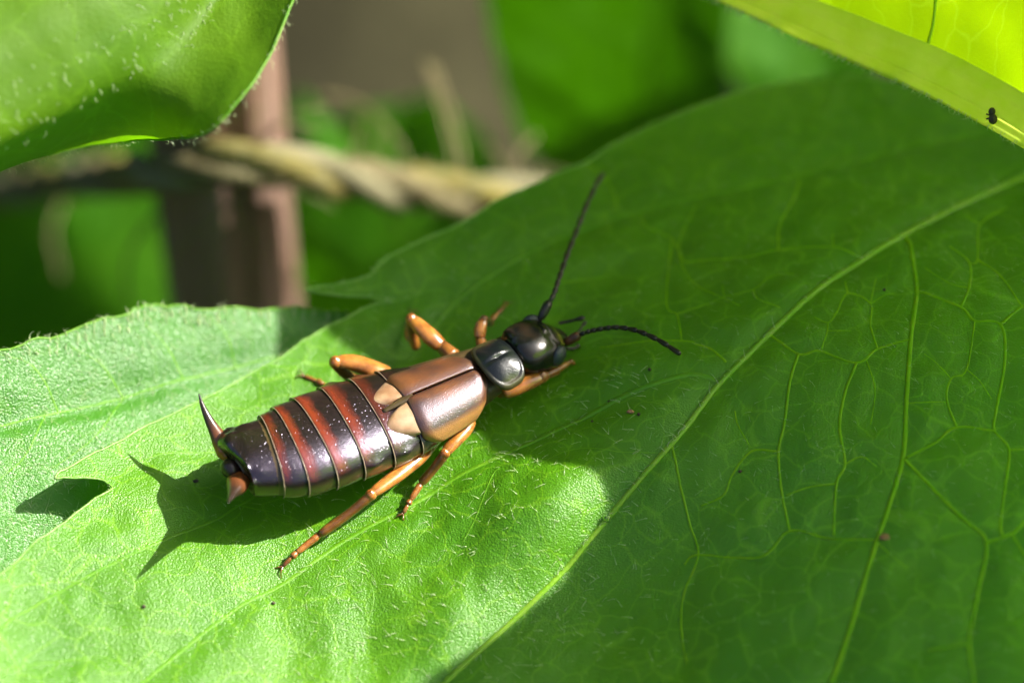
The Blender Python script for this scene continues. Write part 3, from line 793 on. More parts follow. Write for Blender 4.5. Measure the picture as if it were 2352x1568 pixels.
# ---- unseen leaves added above the frame, outlined to shade the head of the earwig and the right half of the leaf
def shade_leaf(name, label, poly_px, H, mat, stalk, seed, group):
    """leaf between the sun and the traced patch of shade; H(x, y) is the height of the blade"""
    G = trace(poly_px, h0)
    L = []
    def lift(g):
        h = H(g[0], g[1]); return g + SUN * ((h - g[2]) / SUN[2])
    ol = dense_outline(G, amp=.006, seed=seed)
    root = thing(name, label, 'leaf', lift(G[0]), group)
    step = .05
    x0, y0 = ol.min(0); x1, y1 = ol.max(0)
    # blade: fill the ground outline, then lift along the sun
    ob = field_leaf(root, ol, lambda x, y: np.zeros_like(np.asarray(x, float)), step, mat)
    co = np.empty(len(ob.data.vertices) * 3, np.float32); ob.data.vertices.foreach_get('co', co); co = co.reshape(-1, 3) + np.array(root['_o'])
    zg = h0(co[:, 0], co[:, 1]); co[:, 2] = zg
    hh = np.array([H(a, b) for a, b in co[:, :2]]) + vnoise(co[:, 0], co[:, 1], 2.2, 50 + seed) * .08
    co = co + SUN[None] * ((hh - co[:, 2]) / SUN[2])[:, None]
    ob.data.vertices.foreach_set('co', (co - np.array(root['_o'])).astype(np.float32).ravel()); ob.data.update()
    return root, lift

W_ = lambda u, v: ground(u, v, h0)
A_POLY = [(560, 500), (610, 575), (660, 660), (700, 725), (740, 775), (800, 815), (900, 870), (1000, 930), (1070, 985), (1140, 1040), (1215, 1062), (1290, 1078), (1350, 1100), (1390, 1135), (1400, 1160), (1480, 1110), (1600, 960), (1680, 760), (1600, 650), (1450, 590), (1300, 525), (1150, 460), (1000, 405), (850, 370), (700, 380), (600, 430)]
B_POLY = [(1400, 1140), (1402, 1165), (1385, 1195), (1340, 1262), (1290, 1335), (1200, 1410), (1100, 1480), (950, 1582), (850, 1680), (900, 1900), (1500, 2200), (2500, 2300), (3300, 1600), (3100, 800), (2800, 250), (2500, 300), (2250, 600), (1990, 680), (1700, 690), (1560, 860), (1460, 1000)]
C_POLY = [(1260, 330), (1500, 420), (1750, 510), (1990, 610), (2300, 640), (2700, 500), (2900, 200), (2600, -50), (2100, -100), (1600, 50), (1300, 200)]
sa, lifta = shade_leaf('head_shade_leaf', 'narrow green leaf out of view, outlined to shade the earwig head', A_POLY, lambda x, y: 2.15 + .25 * (x + .2) + .25 * y, M_LEAF_SHADE, None, 1, None)
a0, a1 = lifta(W_(620, 500)), lifta(W_(1480, 1010)); am = lifta(W_(900, 700))
tube(Mesh(), catmull([a0, am, a1], 30) + SUN * .01, np.linspace(.015, .03, 30), 9).build('midrib', M_RIB, sa)
tube(Mesh(), catmull([a1, a1 + A(.8, .4, .1), A(5.0, 1.6, 1.9), A(5.4, 1.6, 1.2)], 20), .03, 8).build('leaf_stalk', M_RIB, sa)
sb, liftb = shade_leaf('half_shade_leaf', 'large green leaf out of view, outlined to shade the right half of the broad leaf', B_POLY, lambda x, y: 2.9 + .10 * (x - 1) + .12 * y, M_LEAF_SHADE, None, 2, None)
b0, b1 = liftb(W_(1100, 1900)), liftb(W_(2700, 500)); bm = liftb(W_(1900, 1250))
tube(Mesh(), catmull([b0, bm, b1], 30) + SUN * .01, np.linspace(.02, .04, 30), 9).build('midrib', M_RIB, sb)
tube(Mesh(), catmull([b1, b1 + A(.6, .2, -.1), A(5.4, 1.6, 2.2)], 20), .04, 8).build('leaf_stalk', M_RIB, sb)

sc_, liftc = shade_leaf('base_shade_leaf', 'green leaf added out of view to shade the base of the broad leaf', C_POLY, lambda x, y: 2.5 + .12 * (x - 1) + .2 * y, M_LEAF_SHADE, None, 3, None)
c0_, c1_ = liftc(W_(1300, 280)), liftc(W_(2750, 350)); cm_ = liftc(W_(2000, 280))
tube(Mesh(), catmull([c0_, cm_, c1_], 30) + SUN * .01, np.linspace(.02, .04, 30), 9).build('midrib', M_RIB, sc_)
tube(Mesh(), catmull([c1_, c1_ + A(.5, .1, -.1), A(5.4, 1.6, 2.0)], 20), .04, 8).build('leaf_stalk', M_RIB, sc_)
# stem of the plant, to the right of the frame
st = tube(Mesh(), catmull([A(5.6, 1.9, -13.5), A(5.5, 1.7, -6), A(5.45, 1.55, -1), A(5.4, 1.6, 2.2), A(5.35, 1.65, 3.3)], 40), np.linspace(.3, .12, 40), 14).build('plant_stem', M_RIB)
tag(st, 'green upright stem that carries the leaves', 'stem')

# two unseen leaves added overhead, right of the view, for green fill light
rib_leaf('fill_leaf', 'green leaf added out of view above the broad leaf for green fill light', [A(5.2, -1.6, 2.9), A(4.3, -1.95, 3.2), A(3.4, -2.3, 3.3), A(2.5, -2.65, 3.2), A(1.75, -2.95, 3.0)], [.1, 1.0, 1.15, .9, .05], norm(A(.25, -.95, -.1)), norm(A(-.25, .95, -.05)), M_LEAF_SHADE, M_RIB, .03, n=40, m=10, veins=5, seed=71, stalk=[(5.8, .2, 2.6), (5.4, 1.6, 2.5)])
rib_leaf('high_fill_leaf', 'green leaf added out of view, higher up, for more green fill light', [A(6.4, -2.6, 3.7), A(5.4, -3.4, 4.0), A(4.4, -4.1, 4.0), A(3.4, -4.7, 3.8), A(2.6, -5.2, 3.4)], [.1, 1.1, 1.3, .9, .05], norm(A(.4, -.9, -.1)), norm(A(-.4, .9, -.05)), M_LEAF_SHADE, M_RIB, .03, n=40, m=10, veins=5, seed=72, stalk=[(7.0, -.6, 2.9), (5.35, 1.65, 3.2)])
# ---- blurred background leaves
def back_leaf(label, pts, widths, dl, dr, seed, mat=None, name='background_leaf', **kw):
    return rib_leaf(name, label, [pixd(*p) for p in pts], widths, norm(A(*dl)), norm(A(*dr)), mat or M_LEAF_BACK, M_LEAF_BACK, .006, vr=.004, n=50, m=12, veins=5, bump=.05, seed=seed, **kw)
back_leaf('big blurred dark green leaf behind the broad leaf, right of the twine', [(1580, -420, -2.6), (1530, -150, -3.2), (1490, 150, -3.9), (1470, 400, -4.5), (1480, 600, -4.9)], [.2, .33, .36, .48, .2], (-1, .15, .25), (.95, .2, .0), 11, curl=(.05, .05), wl=[.3, .8, .75, .55, .2])
back_leaf('blurred green leaf in the gap between the stake and the broad leaf', [(1150, 820, -4.6), (950, 690, -4.7), (800, 600, -4.8), (690, 500, -4.9), (640, 400, -5)], [.2, .8, .9, .6, .1], (-.5, .3, -.6), (.4, .5, .5), 12)
back_leaf('blurred dark green leaf left of the wooden stake', [(-250, 900, -5.4), (0, 760, -5.2), (180, 620, -5), (330, 520, -5), (460, 430, -5)], [1.2, 2.0, 2.1, 1.6, .6], (-.4, .5, .6), (.5, -.4, -.6), 13)
back_leaf('dark blurred leaf behind the hairy leaf', [(-300, 500, -6), (0, 330, -5.8), (250, 220, -5.6), (480, 130, -5.6)], [1.0, 1.7, 1.5, .5], (-.4, .5, .6), (.5, -.4, -.6), 14)
back_leaf('blurred leaf strip behind the pale midrib of the backlit leaf', [(1860, -250, -4.2), (1850, -40, -4.1), (1850, 150, -4), (1860, 330, -4)], [.3, .42, .42, .2], (-1, .1, .2), (1, .2, .2), 15)
back_leaf('small blurred leaf tip beside the top of the stake', [(800, 420, -4.4), (750, 350, -4.4), (715, 290, -4.4), (695, 210, -4.4)], [.1, .14, .12, .02], (-.7, .3, .3), (.7, .3, -.3), 16)

# ---- tall bush added behind, above the view, to reflect green instead of blue sky
def build_bush():
    root = thing('fill_bush', 'tall leafy green bush added out of view behind the stake to reflect green light', 'bush', (0, 13, -13))
    n, m_ = 13, 9; V = []
    for i in range(n):
        t_ = i / (n - 1); w = 1.5 * math.sin(math.pi * t_ ** .8) + .02
        for j in range(m_):
            q = 2 * j / (m_ - 1) - 1
            V.append((q * w, t_ * 4.6 - .3, -.25 * t_ * t_ * 3 + .25 * abs(q) * w + .1 * math.sin(t_ * 17) * abs(q)))
    m = Mesh(); m.add(V, grid_faces(n, m_)); first = m.build('bush_leaf', M_LEAF_BACK, root, org=(0, 0, 0))
    r = np.random.default_rng(21)
    for k in range(300):
        o = first if k == 0 else first.copy()
        if k: col.objects.link(o)
        o.parent = root
        o.location = (r.uniform(-13, 11), r.uniform(-4, 4), r.uniform(13, 38)); o.rotation_euler = (r.uniform(.2, 1.3), r.uniform(-.5, .5), r.uniform(0, 6.28)); sc = r.uniform(.8, 1.3); o.scale = (sc, sc, sc)
    for k in range(7):
        x = -10 + k * 3; tube(Mesh(), catmull([A(x * .8, 21, -13.4), A(x * .9, 17, 0), A(x, 14, 12), A(x + 1, 13.5, 22)], 20), np.linspace(.35, .1, 20), 8).build('branch', M_SOIL, root)
build_bush()
def build_leaf_screen():  # unseen ring of foliage added to keep blue sky light off the leaf
    r = np.random.default_rng(33); n, m_ = 7, 5; base = []
    for i in range(n):
        t_ = i / (n - 1); w = 1.6 * math.sin(math.pi * t_ ** .8) + .02
        for j in range(m_):
            q = 2 * j / (m_ - 1) - 1; base.append((q * w, t_ * 5 - 2.5, .3 * abs(q) * w - .5 * t_ * t_))
    base = np.array(base); f = np.array(grid_faces(n, m_)); V = []; Q = []
    for k in range(1500):
        a = r.uniform(1.45, 2 * math.pi - .1); d = r.uniform(24, 32); z = r.uniform(-13, 8)
        e1 = norm(r.normal(size=3)); e2 = norm(np.cross(e1, r.normal(size=3))); e3 = np.cross(e1, e2)
        V.append(base @ np.array([e1, e2, e3]) + A(math.cos(a) * d, math.sin(a) * d, z)); Q.append(f + k * n * m_)
    o = fast_mesh('leaf_screen', np.vstack(V), np.vstack(Q), M_LEAF_BACK, None)
    o['kind'] = 'stuff'; o['label'] = 'low green hedge added out of view to block blue sky'
build_leaf_screen()

back_leaf('very large blurred green leaf filling the background left of the stake', [(-500, 640, -6.6), (-200, 640, -6.8), (100, 620, -7), (350, 610, -7), (560, 600, -7)], [.7, 1.1, 1.1, .9, .3], tuple(UP + A(0, 0, .2)), tuple(-UP + A(0, 0, -.2)), 17)

# ------------------------------------------------------------------ stake and twine
def build_stake():
    base = pixd(522, 560, -2.5); x, y = base[0], base[1]
    root = thing('wooden_stake', 'upright reddish brown wooden stake tied with twine', 'stake', (x, y, -13.3))
    t = NT('stake_wood'); co = t.co()
    st = t.n('ShaderNodeVectorMath', _operation='MULTIPLY', i0=co, i1=(1, 1, .05)).outputs[0]
    c = t.ramp(t.noise(st, 14, 4), [(.3, (.14, .075, .055)), (.5, (.20, .12, .095)), (.7, (.29, .21, .19))])
    c = t.mix(t.math('MULTIPLY', t.noise(co, 2.5, 2), .5), c, (.16, .09, .03))
    p = t.n('ShaderNodeBsdfPrincipled', Base__Color=c, Roughness=.7, Normal=t.bump(t.noise(st, 30, 3), .8, .02))
    mat = t.done(p.outputs[0])
    n = 60; seg = 48; z = np.linspace(-13.6, 2.6, n); a = np.linspace(0, 2 * np.pi, seg, endpoint=False)
    V = []
    for zi in z:
        r = .262 + .012 * np.sin(a * 7 + .3) + .010 * np.sin(a * 13 + 1.0) + .006 * vnoise(np.cos(a) * 2, zi * .8, 2, 61)
        r = r - .018 * np.exp(-((a - 4.95) / .12) ** 2) - .016 * np.exp(-((a - 5.45) / .08) ** 2) - .012 * np.exp(-((a - 4.3) / .1) ** 2)
        V.append(np.column_stack([x + r * np.cos(a), y + r * np.sin(a), np.full(seg, zi)]))
    m = Mesh(); m.add(np.vstack(V), grid_faces(n, seg, True) + [tuple(reversed(range(seg))), tuple(range((n - 1) * seg, n * seg))])
    m.build('post', mat, root)
    return x, y
sx, sy = build_stake()
def build_twine():
    path = [(-260, 480, -5.6), (-40, 440, -4.6), (160, 412, -3.4), (290, 400, -2.4), (380, 392, -1.85), (470, 378, -1.62), (560, 372, -1.56), (660, 384, -1.66), (800, 412, -2.0), (960, 436, -2.3), (1120, 452, -2.5), (1320, 460, -2.8), (1600, 470, -3.2), (2300, 520, -3.6)]
    C = catmull([pixd(*p) for p in path], 240)
    root = thing('twine', 'frayed yellowish twine tied around the wooden stake', 'twine', C[100])
    d = np.concatenate([[0], np.cumsum(np.linalg.norm(np.diff(C, axis=0), axis=1))])
    T, S, U = frames(C)
    mats = [simple_mat('twine_fibre_pale', (.125, .115, .06), (.18, .165, .095), .7, .2, 12, .8, .01, bscale=60), simple_mat('twine_fibre_yellow', (.15, .125, .025), (.145, .13, .05), .7, .2, 9, .8, .01, bscale=60), simple_mat('twine_fibre_brown', (.10, .08, .035), (.15, .13, .065), .7, .2, 12, .8, .01, bscale=60)]
    for k in range(3):
        ph = d * 5.2 + k * 2 * np.pi / 3 + .6
        P = C + (S * np.cos(ph)[:, None] + U * np.sin(ph)[:, None]) * .046
        tube(Mesh(), P, .050, 10).build('strand', mats[k], root)
    r = np.random.default_rng(8)
    def fibre(pts, rad): tube(Mesh(), catmull([pixd(*p) for p in pts], 24), rad, 5).build('stray_fibre', M_STRAW, root)
    fibre([(1075, 440, -2.6), (1058, 350, -2.6), (1030, 250, -2.7), (995, 150, -2.8)], .011)
    fibre([(1050, 440, -2.6), (1040, 360, -2.6), (1012, 250, -2.7), (978, 140, -2.8)], .009)
    fibre([(950, 420, -2.5), (910, 320, -2.5), (830, 240, -2.6), (740, 215, -2.6)], .008)
    fibre([(1180, 440, -2.7), (1190, 360, -2.7), (1230, 310, -2.8)], .008)
    fibre([(1180, 445, -2.7), (1150, 370, -2.7), (1120, 340, -2.8)], .007)
    fibre([(880, 380, -2.4), (860, 330, -2.5), (880, 290, -2.5)], .006)
    fibre([(600, 400, -1.75), (500, 500, -1.75), (420, 560, -1.9), (385, 640, -2.0)], .008)
    fibre([(560, 500, -1.75), (500, 540, -1.75), (480, 600, -1.9)], .007)
    fibre([(420, 420, -2.1), (320, 540, -2.2), (290, 620, -2.3), (300, 700, -2.4)], .008)
    fibre([(180, 405, -3.7), (120, 520, -3.6), (140, 640, -3.6)], .008)
    for _ in range(26):
        i = int(r.integers(60, 200)); p0 = C[i]; dd = r.normal(size=3) * .12 + T[i] * .25
        tube(Mesh(), catmull([p0, p0 + dd * .5 + r.normal(size=3) * .04 + U[i] * .06, p0 + dd], 10), .004, 4).build('stray_fibre', M_STRAW, root)
build_twine()
# grey-brown stem far behind
dsb = pixd(1690, 100, -6.0)
ds = tube(Mesh(), catmull([A(dsb[0] + .15, dsb[1], -13.5), A(dsb[0] + .05, dsb[1], -6), A(dsb[0] - .12, dsb[1], 3)], 30), .10, 12).build('dry_stem', simple_mat('dry_stem', (.16, .13, .12), (.22, .18, .17), .8, .2, 5))
tag(ds, 'blurred grey brown dry stem behind the broad leaf', 'stem')

# ------------------------------------------------------------------ the earwig
PX = 1 / 680.0
earwig = thing('earwig', 'brown and black earwig with red-banded abdomen and open pincers', 'earwig', ground(850, 1010, h_main))
ABD = [(540, 1072, .228, 66, 46), (557, 1064, .228, 84, 56), (622, 1050, .220, 103, 63), (665, 1040, .214, 117, 66), (720, 1021, .207, 124, 68), (782, 998, .199, 126, 68), (850, 975, .190, 124, 65), (915, 950, .182, 118, 58), (975, 925, .180, 106, 52), (1060, 882, .19, 84, 48), (1120, 850, .20, 66, 44), (1168, 815, .212, 48, 40), (1200, 800, .22, 44, 36)]
_c = np.array([np.concatenate([pix(u, v, z), [a * PX, b * PX]]) for u, v, z, a, b in ABD])
NS = 25
BP = catmull(_c, (len(ABD) - 1) * NS + 1)      # fine path: xyz, half width, half height
bT, bS, bU = frames(BP[:, :3])                  # bS points to the body's left
def body_at(k):
    """k: fractional station"""
    f = np.clip(k * NS, 0, len(BP) - 1.001); i = int(f); a = f - i
    g = lambda M: M[i] * (1 - a) + M[i + 1] * a
    return g(BP), g(bT), g(bS), g(bU)
def section(k, phi, s=1.0):
    b, T, S, U = body_at(k)
    c, si = math.cos(phi), math.sin(phi)
    ex = 2 / 2.35
    x = math.copysign(abs(c) ** ex, c) * b[3] * s
    y = math.copysign(abs(si) ** ex, si) * b[4] * (1.0 if si > 0 else .78) * s
    return b[:3] + S * x + U * y
# continuous inner body: abdomen, thorax and neck
m = Mesh(); seg = 40; ks = np.linspace(0.1, 12, 90)
V = [section(k, p, .955 * (min(1, .55 + (k - .1) * 1.2) if k < .5 else 1)) for k in ks for p in np.linspace(0, 2 * np.pi, seg, endpoint=False)]
m.add(V, grid_faces(len(ks), seg, True) + [tuple(range(seg)), tuple(reversed(range((len(ks) - 1) * seg, len(ks) * seg)))])
m.build('body', M_BODY, earwig)
# overlapping back plates with pale hind edges
RED = [0.0, .55, .9, 1.0, .8, .35, .05, 0]
nphi = 56
for i in range(0, 7):
    kh, kf = 1 + i, 2 + i + .12                   # hind and front station
    if i == 0: kh = .2
    phis = np.linspace(math.radians(-22), math.radians(202), nphi)
    ts = np.linspace(0, 1, 18); V = []; ax = []; do = []
    for t_ in ts:
        k = kf + (kh - kf) * t_
        s = .957 + .055 * (1 - (1 - t_) ** 2.0) if i else .93 + .10 * (1 - (1 - t_) ** 1.7)
        if i == 0: s *= 1 - .20 * max(0, (t_ - .70) / .30) ** 2
        for p in phis:
            dd = math.sin(p)
            k2 = k - .10 * max(0, math.sin(p)) * t_ * 0 
            bumpv = 0
            if i == 0:
                for pb, tb, am, wd in ((1.02, .72, .09, .15), (2.12, .72, .09, .15), (1.57, .66, -.05, .28), (.45, .66, .10, .15), (2.69, .66, .10, .15), (.72, .42, .04, .14), (2.3, .4, .04, .14), (1.25, .82, .06, .1), (1.9, .82, .06, .1), (1.1, .45, .03, .12)):
                    bumpv += am * math.exp(-((p - pb) / wd) ** 2 - ((t_ - tb) / .12) ** 2)
            if i in (4, 5):
                for pb in (.30, 2.84):
                    bumpv += .05 * math.exp(-((p - pb) / .12) ** 2 - ((t_ - .62) / .2) ** 2)
            V.append(section(k2, p, s + bumpv)); ax.append(t_); do.append(dd)
    # fold the hind edge in for thickness
    for p in phis: V.append(section(kh + .02, p, (.965 if i else .80))); ax.append(1.0); do.append(math.sin(p))
    m = Mesh(); m.add(V, grid_faces(len(ts) + 1, nphi), axial=ax, dorsal=do, red=np.full(len(V), RED[i]))
    pl = m.build('abdomen_plate', M_ABD, earwig)
    if 0 < i < 7:
        e = np.array(V[(len(ts) - 1) * nphi:len(ts) * nphi])
        rr = .0018 * (1 - .5 * np.sin(np.linspace(0, np.pi, nphi)) ** 2)
        tube(Mesh(), e + 0 * rr[:, None], rr, 6).build('plate_edge', M_EDGE, pl)
# small end plate between the pincers
b, T, S, U = body_at(.1)
m = Mesh(); ellipsoid(m, b[:3] - T * .02 + U * .005, [S * .036, U * .034, T * .03]); m.att['axial'] = [np.full(m.n, .62)]; m.build('end_plate', M_PINCER, earwig)
for q in (): pass
# pincers
def pincer(pts, radii):
    P = catmull([pix(*p) for p in pts], 40); R = np.interp(np.linspace(0, 1, 40), np.linspace(0, 1, len(radii)), radii)
    tube(Mesh(), P, R, 16, .85, axial=np.repeat(np.linspace(0, 1, 40), 16)).build('pincer', M_PINCER, earwig)
pincer([(530, 1050, .205), (518, 1030, .215), (500, 1000, .24), (480, 964, .27), (465, 931, .30), (457, 904, .325)], [.025, .037, .030, .019, .012, .007, .002])
pincer([(546, 1092, .205), (548, 1104, .215), (543, 1118, .25), (536, 1130, .285), (530, 1142, .325), (523, 1154, .36)], [.025, .039, .036, .026, .016, .009, .002])

# thorax frame for the wing covers
def local_frame(origin, yaw, pitch, roll=0):
    f = A(math.cos(yaw) * math.cos(pitch), math.sin(yaw) * math.cos(pitch), math.sin(pitch))
    l = norm(np.cross(A(0, 0, 1), f)); u = np.cross(f, l)
    l2 = l * math.cos(roll) + u * math.sin(roll); u2 = np.cross(f, l2)
    return lambda X, Y, Z: origin + f * X + l2 * Y + u2 * Z
tf = local_frame(pix(930, 909, .308), math.radians(30.5), math.radians(-4))
LX = .285
def cover(sgn):
    nx, ns = 40, 30; V = []; ax = []; ac = []
    for i in range(nx):
        t_ = i / (nx - 1)
        for j in range(ns):
            s = j / (ns - 1)
            x0 = .05 * s ** 5 - .012 * math.sin(s * 2.2); x1 = LX - .055 * s ** 2.5
            X = x0 + (x1 - x0) * t_
            W = .150 - .034 * t_ ** 1.5
            W *= (1 - .22 * max(0, (t_ - .82) / .18) ** 2)
            W *= (1 - .10 * max(0, (.15 - t_) / .15) ** 2)
            a = s * 1.62
            Y = .003 + W * math.sin(a) / 1.0
            Z = -.095 * (1 - math.cos(a)) ** 1.05 + .006 * math.sin(min(1, s * 5) * math.pi / 2) - .008
            Z -= .02 * max(0, (t_ - .85) / .15) ** 2
            Z -= .010 * max(0, (.12 - t_) / .12) ** 2
            V.append(tf(X, sgn * Y, Z)); ax.append(t_); ac.append(s)
    n0 = len(V)
    m = Mesh(); f = grid_faces(nx, ns)
    # underside for thickness
    top = np.array(V); C0 = tf(LX / 2, sgn * .05, -.06)
    # thicken inwards
    inner = top + np.array([norm(C0 - p) * .006 for p in top])
    V2 = np.vstack([top, inner]); f2 = list(f) + [tuple(n0 + q for q in reversed(ff)) for ff in f]
    ring = [i * ns for i in range(nx)] + [(nx - 1) * ns + j for j in range(1, ns)] + [i * ns + ns - 1 for i in range(nx - 2, -1, -1)] + [j for j in range(ns - 2, 0, -1)]
    for a_, b_ in zip(ring, ring[1:] + ring[:1]): f2.append((a_, b_, b_ + n0, a_ + n0))
    m.add(V2, f2, axial=ax + ax, across=ac + ac)
    return m.build('wing_cover', M_COVER, earwig)
cover(1); cover(-1)
def wing_tip(sgn):
    nx, ns = 18, 16; V = []
    for i in range(nx):
        t_ = i / (nx - 1)
        for j in range(ns):
            s = j / (ns - 1)
            x = -.100 * (1 - (2 * (s - .45)) ** 2 * .65)
            X = .02 + (x - .02) * t_
            Y = .014 + .116 * s - .016 * t_ * s
            a = Y / .142 * 1.2
            Z = -.080 * (1 - math.cos(a)) - .012 - .012 * t_ - .016 * t_ ** 6 + .006 * math.sin(s * math.pi)
            V.append(tf(X, sgn * Y, Z))
    m = Mesh(); m.add(V, grid_faces(nx, ns)); o = m.build('wing_tip', M_WINGTIP, earwig)
    md = o.modifiers.new('thickness', 'SOLIDIFY'); md.thickness = .006; md.offset = -1 if sgn > 0 else 1
wing_tip(1); wing_tip(-1)
# dark hind strip between wing tips
m = Mesh(); tube(m, catmull([tf(.03, 0, -.016), tf(-.02, 0, -.022), tf(-.080, 0, -.034)], 12), np.linspace(.016, .008, 12), 10, .5); m.build('wing_fold', M_BODY, earwig)

# pronotum
pf = local_frame(pix(1143, 826, .290), math.radians(33), math.radians(-3))
def pronotum():
    nr, na = 22, 72; V = []; ed = []
    for i in range(nr):
        r = i / (nr - 1)
        for j in range(na):
            a = 2 * math.pi * j / na; c, s = math.cos(a), math.sin(a)
            n_ = 3.6 if c > 0 else 2.6
            k = (abs(c) ** n_ + abs(s) ** n_) ** (-1 / n_)
            X = .064 * k * c * r; Y = .103 * k * s * r * (1 - .05 * k * c)
            Z = .022 * (1 - r ** 2) - .030 * (Y / .1) ** 2 + .006 * (r > .9) * (abs(s))
            Z -= .010 * math.exp(-(Y / .008) ** 2) * (1 - r) - .006 * max(0, X / .064) ** 2
            V.append(pf(X, Y, Z)); ed.append(r * max(abs(s), .80 if c < 0 else .3))
    for j in range(na): V.append(V[(nr - 1) * na + j] - A(0, 0, .010)); ed.append(1.0)
    m = Mesh(); m.add(V, grid_faces(nr + 1, na, True), edge=ed); m.build('pronotum', M_PRON, earwig)
pronotum()

# head
hf = local_frame(pix(1228, 793, .235), math.radians(34), math.radians(-14), math.radians(0))
def head():
    st = [(-.100, .030, .030), (-.096, .058, .045), (-.085, .076, .058), (-.065, .090, .066), (-.035, .097, .071), (0, .097, .071), (.03, .090, .067), (.055, .076, .058), (.075, .060, .047), (.092, .048, .036), (.105, .042, .030), (.116, .036, .025), (.126, .026, .018), (.131, .012, .010)]
    P = catmull(st, 70); seg = 44; V = []; ax = []
    for q, (X, w, h) in enumerate(P):
        for j in range(seg):
            a = 2 * math.pi * j / seg; c, s = math.cos(a), math.sin(a)
            Y = math.copysign(abs(c) ** .9, c) * w; Z = math.copysign(abs(s) ** .95, s) * h
            if s > 0:
                Z -= .006 * math.exp(-(Y / .006) ** 2) * max(0, min(1, (-X) / .04))            # coronal groove
                arm = .010 + (X + .0) * 1.1
                Z -= .006 * math.exp(-((abs(Y) - arm) / .007) ** 2) * (1 if 0 < X < .06 else 0)
                Z += .010 * math.exp(-(Y / .03) ** 2 - ((X - .02) / .03) ** 2) - .005 * math.exp(-((abs(Y) - .04) / .015) ** 2 - ((X - .055) / .02) ** 2)
            Z -= .25 * max(0, X - .05) ** 1.2
            V.append(hf(X, Y, Z)); ax.append((X + .1) / .231)
    m = Mesh(); n = len(P)
    m.add(V, grid_faces(n, seg, True) + [tuple(range(seg)), tuple(reversed(range((n - 1) * seg, n * seg)))], axial=ax)
    h = m.build('head', M_HEAD, earwig)
    fx, fy, fz = hf(1, 0, 0) - hf(0, 0, 0), hf(0, 1, 0) - hf(0, 0, 0), hf(0, 0, 1) - hf(0, 0, 0)
    for s in (-1, 1):
        m = Mesh(); ellipsoid(m, hf(.038, s * .080, .010), [fx * .033 - fy * s * .006, fy * .024, fz * .040], 24, 18); m.build('eye', M_EYE, h)
    return h
hd = head()
def palp(pts, r):
    tube(Mesh(), catmull([pix(*p) for p in pts], 16), np.interp(np.linspace(0, 1, 16), [0, .5, .6, .9, 1], [r * .6, r * .6, r * .5, r, r * .3]), 8).build('palp', M_BLACK, hd)
palp([(1283, 742, .19), (1305, 738, .19), (1322, 734, .20), (1343, 729, .21)], .0095)
palp([(1318, 772, .16), (1330, 760, .155), (1338, 748, .15), (1346, 738, .15)], .008)
palp([(1300, 800, .15), (1318, 800, .13), (1330, 792, .12)], .010)

# antennae: a stout first joint and a chain of joints
def antenna(pts, nseg, r0, r1, scape_len, scape_mat):
    C = catmull([pix(*p) for p in pts], 300)
    d = np.concatenate([[0], np.cumsum(np.linalg.norm(np.diff(C, axis=0), axis=1))])
    at = lambda s: np.array([np.interp(s, d, C[:, i]) for i in range(3)])
    L = d[-1]
    P = np.array([at(x) for x in np.linspace(0, scape_len, 16)])
    root = tube(Mesh(), P, np.interp(np.linspace(0, 1, 16), [0, .08, .3, .8, 1], [.006, .009, .015, .0165, .011]), 12).build('antenna', scape_mat, earwig)
    w = np.concatenate([[.45], np.linspace(.42, 1.35, nseg - 1)]); w = w / w.sum() * (L - scape_len)
    s0 = scape_len
    for i in range(nseg):
        P = np.array([at(x) for x in np.linspace(s0, s0 + w[i] * 1.03, 9)]); r = r0 + (r1 - r0) * i / (nseg - 1)
        tube(Mesh(), P, r * np.array([.62, .75, .85, .93, 1.0, 1.05, 1.05, .95, .62]), 10).build('antenna_segment', M_BLACK, root)
        s0 += w[i]
antenna([(1238, 738, .255), (1256, 704, .28), (1272, 676, .29), (1288, 628, .28), (1308, 572, .26), (1330, 515, .23), (1352, 460, .20), (1372, 418, .17), (1386, 398, .15)], 12, .0090, .0088, .075, M_BLACK)
antenna([(1296, 790, .215), (1318, 776, .235), (1340, 765, .255), (1370, 757, .28), (1410, 752, .32), (1450, 756, .36), (1490, 770, .40), (1528, 790, .43), (1562, 813, .45)], 12, .0088, .0088, .062, M_SCAPE)

